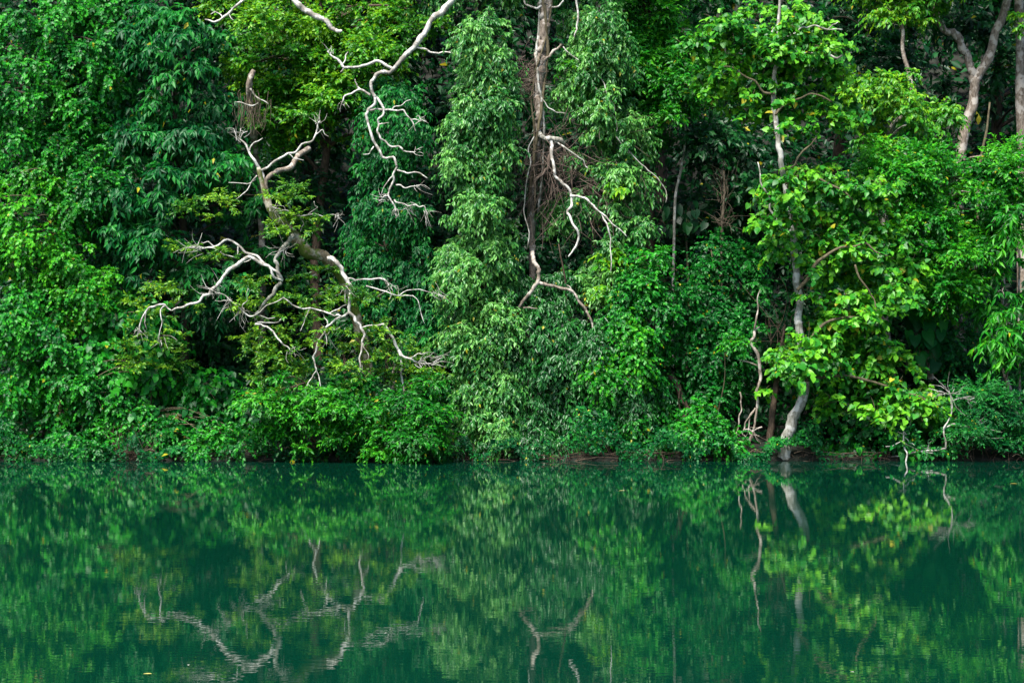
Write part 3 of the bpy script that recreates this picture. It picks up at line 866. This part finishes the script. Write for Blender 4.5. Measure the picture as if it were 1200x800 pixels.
    B([(645, 163, -0.2), (646, 176, -0.3), (648, 190, -0.4), (650.5, 206.5, -0.4), (660, 216, -0.5), (668, 224, -0.5), (670, 238, -0.5), (664.5, 248.5, -0.5), (671, 262, -0.6), (678.5, 276.5, -0.6), (674, 290, -0.6), (666, 301, -0.6)], y, [5, 5, 4.5, 4.5, 4, 4, 4, 4, 3.5, 3, 3, 2], 'white',
      [([(668, 230, -0.5), (680, 231, -0.5), (689, 234.5, -0.6), (696, 241, -.6), (703, 248.5, -0.6), (713.5, 258, -0.7), (724, 267, -.7), (734.5, 277, -0.7)], [3.5, 3, 3, 2.5, 2, 1.2]),
       ([(705, 250, -0.6), (711, 262, -0.7), (714, 273, -0.7), (715, 290, -.7), (715.6, 320, -0.7)], [2.5, 2.2, 2, 1.2])])
    B([(645, 172, -0.1), (644, 185, -0.1), (643, 196, -0.1), (636, 205, -0.2), (626, 212, -0.2)], y, [6, 6, 5, 4, 2.5], 'root')
    B([(650, 166, -0.2), (662, 173, -0.3), (675, 182, -0.3), (684, 188, -.3), (689, 197, -0.3)], y, [3, 2.5, 2, 1.5], 'pale')
    B([(633, 75, 0), (640, 68, -0.1), (648, 60, -0.1), (657.5, 52.5, 0.1)], y, [5, 4.5, 4, 3], 'greybrown')
    B([(640, 5, 0), (630, 10, -0.2), (620, 7, -0.2), (614, 0, 0), (611, -10, 0)], y, [4, 3, 2.5, 2], 'white')
    B([(641, 6, 0), (654, 8, -0.2), (660, 1, -0.2), (655, -6, -0.1)], y, [3.5, 2.5, 2, 1.5], 'white')
    B([(648, -22, 0), (665, -18, -0.3), (674, -5, -0.4), (675, 0, -0.4), (677.5, 21, -0.4), (676, 35, -0.4), (673, 46, -0.4)], y, [3.5, 3, 3, 3, 2.5, 2], 'white')
    B([(624, 296, 0.4), (625, 303, 0.1), (629, 311, 0), (631, 320), (630, 331), (625, 338), (619.5, 345), (612, 354), (606, 366)], y - 0.6, [6.5, 6.5, 6, 6, 6, 5.5, 5, 4.5, 3], 'greybrown',
      [([(631, 331), (639, 333), (646.6, 335), (658, 338), (670, 341), (676, 347), (681.5, 356.5), (688, 366), (693, 376), (695, 385), (696, 395)], [5, 4.5, 4.5, 4, 4, 3.5, 3, 2]), ([(613, 361), (623, 361), (633, 362)], [3, 2, 1.2]), ([(670, 341), (668, 336), (664, 334)], [2, 1]), ([(694, 386), (700, 387), (706, 386)], [1.6, 1])])
    # dry tangles: a dark nest of rootlets on the trunk and the brown curtain below
    tb = Tubes()
    for px, py, sx, sy, n, L in ((622, 92, 13, 24, 150, 22), (655, 190, 40, 36, 70, 40), (672, 225, 58, 40, 110, 46), (636, 220, 22, 38, 60, 55), (705, 205, 36, 30, 40, 44), (640, 180, 20, 45, 45, 50), (690, 150, 34, 34, 25, 50), (700, 235, 40, 26, 50, 36)):
        for _ in range(n):
            a = P(px + rng.normal() * sx * 0.6, py - 8 + rng.normal() * sy * 0.6, y + rng.uniform(-0.3, 0.5))
            d = unit(rng.normal(size=3) * np.array((0.7, 0.5, 0.5)) + np.array((0, 0, -0.8)))
            l = L * mpp(y) * rng.uniform(0.5, 1.2)
            tb.add([a, a + d * l * 0.5 + rng.normal(size=3) * 0.06, a + d * l + rng.normal(size=3) * 0.1], [0.010, 0.008, 0.003], 3, 2, cap=False)
    COUNT[0] += tb.n * 2
    part('dead_rootlets', *tb.get(), BARK['root'], root, stuff=True)
    # thin lianas arching out to the right
    for pts in ([(660, 55), (671, 66), (681.5, 77), (690, 92), (699.5, 105), (712, 122), (720, 138), (722, 155)], [(690, 80), (708, 98), (716, 118), (720, 132)], [(722, 160), (738, 178), (752, 193), (759, 199.5), (770, 208), (776.5, 217), (781, 228), (780, 238)],
                [(626, 160), (622, 190), (616, 220), (614, 250), (618, 290)], [(634, 115), (642, 126), (652, 132), (662, 133)]):
        branch(root, [(p[0], p[1], -0.4) for p in pts], y, [1.8, 1.8, 1.4], 'pale', name='liana')
    s = SP['plume']
    cen, rad = lobes([(600, -60, 160, 70), (700, -90, 120, 70), (560, -20, 60, 25)], 43, 2, 0.5, 1.3, rng)
    L = sprays(SP['grey'], cen, rad, rng)
    co, tri, ti = leaves_mesh(L, T_LANCE)
    part('foliage', co, tri, LM['grey'], root, ti, stuff=True)


centre_tree()
HC = 'curtains of hanging narrow leaves'
plant('hanging_creeper', 'tall grey-green column of hanging leaves left of the bare crooked trunk', 'creeper', 'grey', [(572, 50, 36, 42), (570, 110, 42, 55), (560, 180, 46, 60), (563, 255, 48, 60), (560, 330, 48, 60), (565, 400, 44, 60), (568, 460, 42, 50), (578, 505, 40, 34), (575, 528, 36, 14, -0.2)], 41.0, 0.8, 2.1, base=(560, 42.2), trunk=0.10, bark='brown', group=HC)
plant('hanging_creeper', 'hanging leafy curtain right of the crooked trunk and its brown tangle', 'creeper', 'grey', [(690, 50, 45, 45), (712, 115, 46, 60), (728, 185, 36, 56), (738, 250, 32, 40), (724, 310, 32, 48), (690, 100, 35, 40), (662, 120, 22, 35, 0.8), (700, 330, 26, 30, 0.4), (690, 235, 20, 18, 0.2), (655, 255, 16, 18, 0.2), (675, 190, 14, 14, 0.2)], 42.0, 1.2, 1.8, base=(715, 43), trunk=0.08, bark='brown', group=HC, limb=False)
plant('hanging_creeper', 'darker leafy curtain below the brown forked bough in the middle', 'creeper', 'trail', [(640, 420, 55, 70), (690, 420, 45, 60), (620, 490, 45, 45), (670, 500, 60, 38), (640, 525, 70, 18, -0.5), (560, 525, 40, 18, -0.4), (740, 460, 40, 50), (650, 350, 40, 40, 0.8), (600, 330, 25, 60, 0.8)], 41.1, 0.6, 1.9, base=(650, 42.2), trunk=0.05, bark='brown', group=HC, limb=False)
plant('hanging_creeper', 'dark leaves hanging beside the foot of the grey-green column', 'creeper', 'greydark', [(495, 380, 30, 70), (512, 480, 28, 60), (490, 290, 28, 60)], 42.8, 0.9, 1.6, trunk=0.04, bark='dark', group=HC)

plant('perched_shrub', 'yellowish tuft of leaves on the curtain just right of the dark root nest', 'plant', 'plume', [(672, 85, 24, 20), (700, 55, 18, 14)], 41.6, 0.4, 1.6, base=(690, 42.6), trunk=0.02)
plant('perched_shrub', 'yellowish tuft at the lower end of the right hanging curtain', 'plant', 'plume', [(715, 318, 30, 32), (728, 225, 16, 20)], 41.4, 0.4, 1.6, base=(720, 42.6), trunk=0.02)
# ------------------------------------------------------------------ middle right
plant('climbing_vine', 'bright yellowish streak of vine on the small-leaved vine wall', 'vine', 'vinebright', [(735, 385, 24, 32), (755, 425, 18, 40), (705, 440, 14, 30)], 40.7, 0.5, 1.7, trunk=0.03)
plant('climbing_vine', 'bright small-leaved vine wall right of the middle down to the water', 'vine', 'small', [(745, 400, 50, 75), (720, 480, 45, 50), (760, 500, 50, 38), (735, 526, 45, 16, -0.3), (760, 330, 45, 45)], 41.0, 0.6, 1.9, trunk=0.05)
plant('climbing_vine', 'dark vine slope around the fallen brown log', 'vine', 'smalldark', [(820, 390, 60, 75), (830, 470, 55, 50), (850, 330, 50, 50, 0.8), (870, 420, 30, 60)], 41.8, 0.8, 1.6, trunk=0.05)
plant('evergreen_tree', 'dense mid-green crown at the top right of the middle', 'tree', 'bright', [(755, 40, 60, 55), (795, 90, 45, 55), (775, 140, 45, 40), (740, 90, 35, 50), (770, -20, 60, 45)], 44.3, 1.6, 1.6, base=(764, 45), trunk=0.15, bark='brown')
plant('hollow_shrub', 'dim leafy shrub under the dense crown beside the thin pale stem', 'shrub', 'dark', [(830, 170, 50, 45), (860, 210, 45, 60), (820, 300, 55, 40)], 45.5, 1.2, 1.1, trunk=0.04, bark='dark')
plant('fern_plant', 'small bright tuft of leaves at the waterline left of the white trunk', 'plant', 'shrub', [(848, 512, 20, 14), (862, 405, 9, 12, 0.3)], 40.4, 0.4, 1.8, trunk=0.02)
plant('bank_shrub', 'low leafy shrub on the bank between log and white dead stem', 'shrub', 'small', [(830, 500, 46, 26), (800, 522, 40, 16), (855, 524, 24, 16)], 40.5, 0.6, 1.4, trunk=0.02)


def ear_plant(label, px, py, y, n, spread, mat, ln):
    rng = np.random.default_rng(int(px))
    bx = P(px, 540, y + 0.4)[0]
    g = np.array((bx, y + 0.4, float(gz(bx, y + 0.4))))
    root = thing('large_leaved_plant', label, 'plant', g)
    tips = [P(px + rng.uniform(-1, 1) * spread[0], py + rng.uniform(-1, 1) * spread[1], y + rng.uniform(-0.3, 0.3)) for _ in range(n)]
    top = P(px, py + spread[1] * 0.4, y + 0.2)
    tb = Tubes()
    tb.add([g - np.array((0, 0, .1)), (g + top) / 2 + np.array((0.1, 0, 0)), top], [0.035, 0.03, 0.025], 6, 5)
    part('stem', *tb.get(), BARK['twig'], root)
    tb = Tubes()
    for t in tips:
        tb.add([top, (top + t) / 2 + np.array((0, 0, 0.12)), t], [0.012, 0.009, 0.006], 4, 3)
    part('leaf_stalks', *tb.get(), BARK['twig'], root, stuff=True)
    al = unit(np.array([(rng.normal() * 0.35, -0.35 + rng.normal() * 0.2, -1.0) for _ in range(n)]))
    nm = np.array([(rng.normal() * 0.3, -0.9, 0.45 + rng.normal() * 0.2) for _ in range(n)])
    ac = unit(np.cross(al, nm))
    L = dict(pos=np.array(tips), al=al, ac=ac, nm=np.cross(ac, al), ln=ln * rng.uniform(0.7, 1.2, n), wd=ln * 0.8 * rng.uniform(0.7, 1.1, n), tint=rng.uniform(0.1, 0.8, n))
    leaf_parts(L, range(n), 'heart', mat, root)


ear_plant('dark climber with large heart leaves below the layered light green boughs', 1080, 388, 43.2, 46, (26, 40), 'teal', 0.38)
ear_plant('large round-leaved plant beside the thin pale stem in the dark hollow', 803, 252, 44.6, 34, (26, 16), 'dark', 0.27)


def slim(name, label, pts, y, width, bark, twigs=(), fine=(), cat='sapling', seed=4):
    x = P(pts[0][0], 540, y)[0]
    g = np.array((x, y, float(gz(x, y))))
    root = thing(name, label, cat, g)
    tb = Tubes()
    q = [g - np.array((0, 0, 0.2))] + [P(p[0], p[1], y) for p in pts[1:]]
    w = np.interp(np.linspace(0, 1, len(q)), np.linspace(0, 1, len(width)), width)
    tb.add(q, w * 0.5 * mpp(y), 7, 4, 0.2)
    part('stem' if cat != 'tree' else 'trunk', *tb.get(), BARK[bark], root)
    for t in twigs:
        branch(root, t[0], y, t[1], bark)
    if fine:
        fine_twigs(root, fine, y, bark, np.random.default_rng(seed))
    return root


slim('pale_sapling', 'thin pale stem rising through the dark hollow beside the round-leaved plant', [(788, 400), (789, 330), (790, 276.5), (791.5, 231), (797, 203), (802, 171.5), (803, 120)], 44.2, [3.6, 3.2, 3, 2.4], 'pale')
slim('dead_sapling', 'twiggy dry brown sapling in the dark hollow', [(846, 400), (845, 330), (846, 276), (847, 250), (849, 224), (848, 200)], 44.4, [4, 3.5, 3, 2], 'dry', fine=[(848, 235, 30, 22, 0, -1), (846, 262, 26, 14, 0.6, -0.6), (847, 262, 26, 14, -0.6, -0.6), (848, 208, 20, 10, 0, -1)])


def dead_stem():
    y = 40.7
    g = P(868, 530, y)
    root = thing('dead_tree', 'crooked white dead stem with looping roots left of the white trunk', 'dead tree', (g[0], y, float(gz(g[0], y))))
    branch(root, [(876, 540), (884, 500), (888, 470), (889, 451), (890.5, 432.5), (887.5, 414), (880, 400.6), (884, 387.5), (890, 383)], y, [3, 3, 4, 4.5, 5, 5, 4.5, 4, 2], 'greybrown', [([(887.5, 428), (876, 424), (865, 421)], [2.5, 1.2]), ([(884, 388), (888, 365), (887.5, 352), (891, 339)], [3, 2, 1.2])], name='stem')
    for pts in ([(884, 480), (878, 492), (877, 505), (882, 512), (876, 522), (868, 528)], [(867, 459), (868, 470), (869, 481), (866, 495), (863, 507.5), (866, 516), (872.5, 519)], [(885, 478), (874, 494), (870, 508), (876, 515), (884, 508)], [(893, 500), (882, 505), (872, 503)], [(876, 520), (860, 527), (842, 530), (820, 528)], [(880, 515), (872, 525), (866, 538)]):
        branch(root, pts, y, [2.2, 2.0, 1.3], 'greybrown', name='root')
    fine_twigs(root, [(868, 520, 30, 12, -0.7, 0.3), (880, 505, 24, 8, 0.2, 0.8), (850, 528, 26, 10, -0.5, 0.3)], y, 'greybrown', np.random.default_rng(12))


dead_stem()


def log():
    y = 41.5
    g = P(795, 520, y)
    root = thing('fallen_log', 'broken brown log leaning on the bank below the dark vine slope', 'log', (g[0], y, float(gz(g[0], y))))
    branch(root, [(786, 436, 0.3), (792, 448), (801, 470), (806, 480), (812, 500), (816, 530)], y, [9, 10, 9, 8, 7, 7], 'brown', name='log_trunk', sides=8)
    branch(root, [(808, 478), (800, 489), (788, 497), (770, 497)], y - 0.1, [6, 5, 4, 3], 'brown')
    branch(root, [(796, 490), (788, 505), (775, 512), (766, 520)], y - 0.1, [5, 5, 4, 3], 'brown')
    branch(root, [(797, 455), (796, 475), (795, 488)], y - 0.1, [3, 2.5, 2], 'brown')


log()

# ------------------------------------------------------------------ the large-leaved tree with the white trunk
def big_leaf_tree():
    GIRTH[0] = 0.82
    rng = np.random.default_rng(77)
    y = 40.3
    g = P(919, 538, y)
    root = thing('broad_leaved_tree', 'large-leaved light green tree with curved white trunk standing in the water edge', 'tree', (g[0], y, float(gz(g[0], y))))
    tb = Tubes()
    px_tube(tb, [(917, 546), (919, 535), (921, 515), (929, 489), (940, 468), (945, 440), (941, 410), (936, 380), (935.5, 369), (934, 335), (932, 305), (929.5, 277), (925, 250), (919, 210), (915, 180), (912, 164.5), (909, 140), (907, 108), (907, 91), (909, 55), (912, 30), (914, -10)], y, [20, 18, 16.5, 15, 13, 12, 11.5, 11, 10.5, 10, 10, 9.5, 9, 8, 8, 7.5, 7, 6.5, 6, 5.5, 5, 3], 9, 3, 0.14)
    part('trunk', *tb.get(), BARK['pale'], root)
    B = lambda *a, **k: branch(root, *a, **k)
    B([(912, 30), (906, 36), (902, 44)], y, [5, 4, 2], 'white')
    B([(930, 275), (912, 262), (902, 245), (900, 227.5), (891, 206.5), (888, 190)], y, [4, 3.5, 3, 3, 2.5, 1.5], 'pale')
    B([(934, 340), (955, 310), (985, 290), (1015, 285), (1040, 300)], y - 0.3, [6, 5, 4, 3, 2], 'twig')
    B([(941, 410), (965, 380), (1000, 372), (1030, 380)], y - 0.3, [6, 5, 4, 2], 'twig')
    B([(944, 445), (975, 440), (1015, 445), (1060, 460), (1090, 475)], y - 0.3, [6, 5, 4, 3, 2], 'twig')
    B([(920, 215), (945, 200), (970, 215), (1000, 235)], y - 0.2, [5, 4, 3, 2], 'twig')
    B([(909, 135), (930, 118), (950, 110), (975, 120)], y - 0.2, [4, 3, 2.5, 2], 'twig')
    B([(908, 110), (885, 95), (862, 82), (845, 78)], y - 0.2, [4, 3, 2.5, 2], 'twig')
    B([(910, 50), (925, 42), (940, 32), (954, 30), (970, 35), (987, 35)], y, [3, 3, 2.5, 2.5, 1.5], 'pale', [([(970, 35), (976, 29), (982, 26)], [2, 1])])
    B([(908, 80), (930, 68), (951, 63), (970, 64), (987, 65)], y, [4, 4, 4, 4, 3], 'white')
    B([(918, 200), (935, 185), (950, 170), (958, 160)], y, [3, 3, 2.5, 1.5], 'twig')
    B([(1002, 310), (1018, 340), (1025, 352), (1026, 375)], y - 0.4, [3, 2.5, 2, 1.5], 'twig')
    s = SP['big']
    ells = [(895, 35, 80, 34), (840, 58, 45, 24), (865, 90, 62, 32), (940, 95, 60, 36), (960, 60, 36, 26), (830, 105, 34, 20), (880, 125, 55, 22), (975, 135, 50, 28), (930, 150, 30, 22),
            (950, 215, 55, 32), (1005, 235, 45, 35), (965, 270, 60, 30), (1010, 290, 60, 35), (1045, 335, 42, 35), (960, 320, 30, 22), (1000, 370, 60, 28),
            (925, 420, 36, 28), (985, 415, 55, 36), (1030, 440, 55, 38), (985, 470, 40, 26), (1045, 475, 60, 30), (1095, 490, 22, 24), (900, 460, 16, 14), (1075, 470, 36, 24), (910, 290, 22, 20), (905, 235, 20, 20), (925, 60, 30, 30), (922, 222, 30, 24, -1.1), (900, 262, 18, 14, -0.9), (938, 428, 34, 26, -1.1), (955, 400, 30, 18, -1.0), (912, 120, 18, 10, -0.9), (945, 345, 14, 12, -0.9), (922, 255, 22, 18, -0.9), (915, 65, 26, 16, -0.9), (905, 155, 12, 8, -0.8), (940, 300, 12, 10, -0.8), (930, 240, 24, 22), (905, 130, 30, 14)]
    cen, rad = lobes(ells, y + 0.55, 1.5, s.r * 0.72, 2.5, rng)
    tw = Tubes()
    for c, r in zip(cen, rad):
        for _ in range(4):
            d = unit(rng.normal(size=3))
            tw.add([c + np.array((0, 0.2, -0.1)), c + d * r * 0.5, c + d * r], [0.010, 0.008, 0.004], 3, 2, cap=False)
    part('twigs', *tw.get(), BARK['twig'], root, stuff=True)
    L = sprays(s, cen, rad, rng)
    p = L['pos']
    px, py = CX + F * p[:, 0] / p[:, 1], HOR - F * (p[:, 2] - CAMZ) / p[:, 1]
    score = -p[:, 1] + np.abs(L['nm'][:, 1]) * 0.6 + L['ln'] * 3 + rng.random(len(p)) * 0.8 - ((py < 4) * 100)
    pick = np.argsort(-score)[:300]
    leaf_parts(L, pick, 'heart', 'big', root)
    keep = np.ones(len(p), bool)
    keep[pick] = False
    L = {a: b[keep] for a, b in L.items()}
    co, tri, ti = leaves_mesh(L, s.t)
    part('foliage', co, tri, LM['big'], root, ti, stuff=True)
    GIRTH[0] = 0.8


big_leaf_tree()
slim('slanting_trunk', 'short brown-grey trunk standing just left of the curved white trunk', [(898, 545), (900, 525), (904, 500), (907, 470), (912, 430), (920, 380)], 41.1, [10, 9, 8, 7, 5, 3], 'brown', cat='tree', fine=[(915, 400, 60, 14, 0.2, -1)])
plant('bank_vine', 'dark round-leaved vine on the bank right of the white trunk', 'vine', 'round', [(985, 500, 50, 35), (1050, 500, 40, 28), (965, 450, 36, 40, 0.5), (1010, 470, 50, 40, 0.5), (990, 522, 50, 18, -0.4), (1060, 522, 40, 16, -0.4)], 41.2, 0.9, 1.7, trunk=0.03, parts=('heart', 90))

# ------------------------------------------------------------------ right side
def forked_tree():
    GIRTH[0] = 1.0
    y = 46.0
    g = P(1126, 400, y)
    root = thing('forked_tree', 'grey forked trunk in front of the black forest at the upper right', 'tree', (g[0], y, float(gz(g[0], y))))
    tb = Tubes()
    a = [np.array((g[0], y, float(gz(g[0], y)) - 0.3)), P(1122, 300, y), P(1126, 191, y), P(1131.5, 147, y), P(1140, 122.5, y), P(1142, 98, y), P(1145.5, 89, y), P(1159.5, 66.5, y), P(1166.5, 38.5, y), P(1177, 14, y), P(1184, -20, y), P(1188, -90, y)]
    tb.add(a, np.array([15, 13, 12, 11.5, 11.5, 12, 11, 11, 10.5, 10, 9, 7]) * 0.5 * mpp(y), 8, 4, 0.18)
    part('trunk', *tb.get(), BARK['greybrown'], root)
    branch(root, [(1142, 99, 0.02), (1140, 86), (1133, 63), (1124.5, 45.5), (1109, 37), (1098, 24, 0.2), (1092, -10, 0.3)], y, [10, 9.5, 9, 9, 8, 7, 5], 'greybrown', sides=8)
    rng = np.random.default_rng(31)
    s = SP['plume']
    cen, rad = lobes([(1065, 12, 48, 26), (1080, 26, 24, 18), (1050, -30, 70, 40), (1110, -60, 90, 50), (1198, 18, 14, 26), (1190, -60, 50, 40)], y - 0.8, 1.4, s.r, 1.7, rng)
    L = sprays(s, cen, rad, rng)
    co, tri, ti = leaves_mesh(L, s.t)
    part('foliage', co, tri, LM['yellow'], root, ti, stuff=True)


forked_tree()
slim('straight_trunk', 'straight dark grey trunk at the right edge beside the forked trunk', [(1199, 400), (1198, 280), (1197, 150), (1195, 50), (1194, -60)], 46.5, [15, 13, 12, 10], 'greybrown', cat='tree', fine=[(1194, -50, 80, 10, 0, -1)])
plant('layered_tree', 'light green layered boughs left of the forked grey trunk', 'tree', 'plume', [(1040, 95, 45, 22), (1070, 130, 55, 28), (1010, 115, 30, 24), (1088, 138, 30, 24), (1050, 165, 50, 20)], 43.6, 1.4, 1.6, base=(1052, 44.2), trunk=0.07, bark='pale')
plant('hillside_tree', 'dark blue-green tree high up between the white trunk and the forked trunk', 'tree', 'dark', [(1010, 60, 40, 40), (1050, 80, 50, 30), (980, 20, 30, 30)], 47.5, 1.5, 1.2, trunk=0.08, bark='dark')
slim('bent_trunk', 'thin bent grey trunk behind the layered light green boughs', [(1030, 400), (1035, 250), (1040.5, 161), (1053, 140), (1065, 133), (1068, 100), (1058, 60), (1058, 40), (1056, 24)], 44.8, [7, 6, 5, 5, 5, 4, 4], 'greybrown', cat='tree', fine=[(1056, 30, 40, 10, 0, -1)])
plant('lakeside_tree', 'bright green spreading tree on the right above the fine-leaved bush', 'tree', 'bright', [(1090, 215, 60, 36), (1140, 250, 60, 40), (1070, 270, 50, 45), (1120, 305, 65, 42), (1060, 190, 40, 26), (1165, 205, 36, 30), (1020, 190, 36, 24), (1100, 350, 36, 30), (1060, 330, 36, 36), (1185, 195, 24, 36), (1188, 245, 22, 36)], 42.4, 1.8, 1.7, base=(1095, 43.4), trunk=0.09, bark='greybrown')
plant('lakeside_tree', 'tree with long narrow bright leaves at the right edge', 'tree', 'lance', [(1172, 345, 34, 42), (1180, 405, 26, 36), (1185, 280, 26, 40)], 42.0, 1.0, 1.8, base=(1195, 43), trunk=0.06, bark='greybrown', parts=('lance', 150))
slim('thin_sapling', 'thin grey stem rising right of the forked trunk into the bright crown', [(1143, 400), (1146, 230), (1149, 189), (1156, 154), (1160, 120)], 44.5, [4, 3.2, 3, 2], 'twig')
slim('climbing_liana', 'bent grey liana hanging at the right edge above the narrow-leaved tree', [(1196, 440), (1194, 380), (1194, 331), (1195, 310), (1194, 294), (1190, 278), (1185, 267.5), (1176, 250)], 42.3, [2.4, 2.4, 2.6, 2.4, 1.5], 'greybrown', twigs=[([(1176, 338), (1184, 344), (1190, 352)], [2, 1.5])], cat='liana')
plant('fine_leaved_bush', 'dense dark fine-leaved bush at the lower right waterside', 'shrub', 'fine', [(1165, 470, 55, 25), (1185, 500, 55, 26), (1140, 500, 40, 26)], 40.3, 1.1, 2.2, base=(1175, 41), trunk=0.04, bark='dark')
plant('dim_shrub', 'dim shrub in the shade between the heart-leaved climber and the right edge', 'shrub', 'teal', [(1130, 410, 40, 36), (1125, 450, 45, 26), (1175, 445, 36, 22)], 43.6, 1.2, 1.2, trunk=0.04, bark='dark')


def snag():
    GIRTH[0] = 0.55
    y = 39.9
    g = P(1107, 530, 40.5)
    root = thing('dead_branch', 'twisted pale dead branch with a twiggy head over the lower right water edge', 'dead branch', (g[0], 40.6, float(gz(g[0], 40.6))))
    branch(root, [(1040, 536, 0.5), (1054, 534, 0.2), (1070, 530), (1084, 528), (1100, 527), (1108, 525), (1108, 515), (1106, 505), (1110, 495), (1115, 485), (1115, 468), (1112, 458)], y, [4, 4, 4, 4, 4, 4, 3.5, 3.5, 3, 3, 2.5, 2], 'pale',
           [([(1119, 497), (1135, 499), (1150, 496), (1157, 491)], [3, 2.5, 2, 1.2]), ([(1106, 505), (1112, 499), (1120, 497)], [3, 3]), ([(1115, 470), (1128, 466), (1142, 466)], [2.2, 1.2]), ([(1113, 462), (1102, 458), (1094, 462)], [2, 1])])
    fine_twigs(root, [(1113, 460, 20, 12, 0, -0.5), (1126, 466, 22, 9, 1, -0.1), (1102, 460, 16, 7, -1, 0), (1148, 496, 20, 6, 1, -0.1), (1122, 506, 34, 5, 1, 0.1), (1090, 530, 30, 7, -0.4, -0.4)], y, 'pale', np.random.default_rng(8))
    y = 39.7
    root = thing('dead_stake', 'thin white dead stick standing upright out of the water at the lower right', 'stick', (P(1061, 545, y)[0], y, -0.3))
    branch(root, [(1061, 560), (1061, 543), (1060, 525), (1059, 504)], y, [3.5, 3.5, 3, 2], 'white', [([(1060, 512), (1066, 519), (1072, 522)], [2, 1.2]), ([(1060, 516), (1050, 520), (1038, 523)], [2.2, 1.2])], name='stick')
    fine_twigs(root, [(1060, 508, 12, 5, 0, -1)], y, 'pale', np.random.default_rng(5))


snag()


# dry stalks, roots and leaf litter along the waterline
def bank_debris():
    rng = np.random.default_rng(55)
    tb = Tubes()
    for x0, x1, n, h in ((0, 130, 25, 12), (130, 175, 90, 36), (180, 330, 40, 14), (330, 540, 90, 14), (540, 720, 70, 20), (720, 880, 70, 16), (930, 1200, 80, 14)):
        for _ in range(n):
            px = rng.uniform(x0, x1)
            y = 40.35 + rng.uniform(-0.35, 0.35)
            x = P(px, 540, y)[0]
            z = max(float(gz(x, y)), -0.05)
            H = h * 0.02 * rng.uniform(0.4, 1.3)
            a = np.array((x, y, z - 0.06))
            d = np.array((rng.normal() * 0.35, -0.1 + rng.normal() * 0.2, 1))
            tb.add([a, a + d * H * 0.5 + rng.normal(size=3) * 0.03, a + d * H + rng.normal(size=3) * 0.08], [0.011, 0.009, 0.004], 3, 2, cap=False)
        for _ in range(n // 3):
            px = rng.uniform(x0, x1)
            y = 40.2 + rng.uniform(-0.25, 0.2)
            a = np.array((P(px, 540, y)[0], y, rng.uniform(-0.03, 0.22)))
            d = np.array((rng.normal() * 0.45, rng.normal() * 0.1 - 0.05, rng.normal() * 0.06))
            tb.add([a, a + d * 0.5 + np.array((0, 0, 0.05)), a + d], [0.014, 0.012, 0.007], 4, 2, cap=False)
    co, tri = tb.get()
    o = link('bank_stalks', raw_mesh('bank_stalks', co, tri, BARK['brown']))
    o['kind'] = 'stuff'
    o['label'] = 'dry stalks and rootlets along the water edge'


bank_debris()


# a few leaves afloat
def floating(label, px, py, col, ln, rot, seed):
    v, f = fine_leaf('lance')
    m, nt, b, out = node_mat('fallen_leaf_' + str(seed))
    n = nt.nodes.new('ShaderNodeTexNoise')
    n.inputs['Scale'].default_value = 4
    r = ramp(nt, [(0.35, tuple(c * 0.6 for c in col)), (0.6, col)])
    nt.links.new(n.outputs['Fac'], r.inputs[0])
    nt.links.new(r.outputs[0], b.inputs['Base Color'])
    m.name = 'fallen_leaf'
    y = CAMZ * F / (py - HOR)
    p = P(px, py, y)
    o = link('floating_leaf', raw_mesh('floating_leaf', v * np.array((ln * 0.6, ln, ln * 0.35)), f, m))
    o.location = (p[0], p[1], 0.012)
    o.rotation_euler = (0, 0, rot)
    o['label'], o['category'], o['group'] = label, 'leaf', 'leaves floating on the lake'


floating('yellow leaf afloat near the lower left corner of the lake', 178, 790, (0.45, 0.40, 0.10), 0.075, 1.4, 1)
floating('tiny pale leaf afloat right of the yellow floating leaf', 221, 780, (0.5, 0.5, 0.42), 0.035, 0.3, 2)
floating('small tan leaf afloat below the fallen brown log', 733, 575, (0.42, 0.36, 0.14), 0.13, 1.7, 3)
floating('yellow leaf afloat near the right edge below the fine-leaved bush', 1192, 567, (0.5, 0.42, 0.08), 0.14, 1.2, 4)
floating('tiny pale leaf afloat below the reflection of the large-leaved tree', 1001, 788, (0.5, 0.5, 0.42), 0.035, 0.8, 5)
print('leaf/twig triangles', COUNT[0])
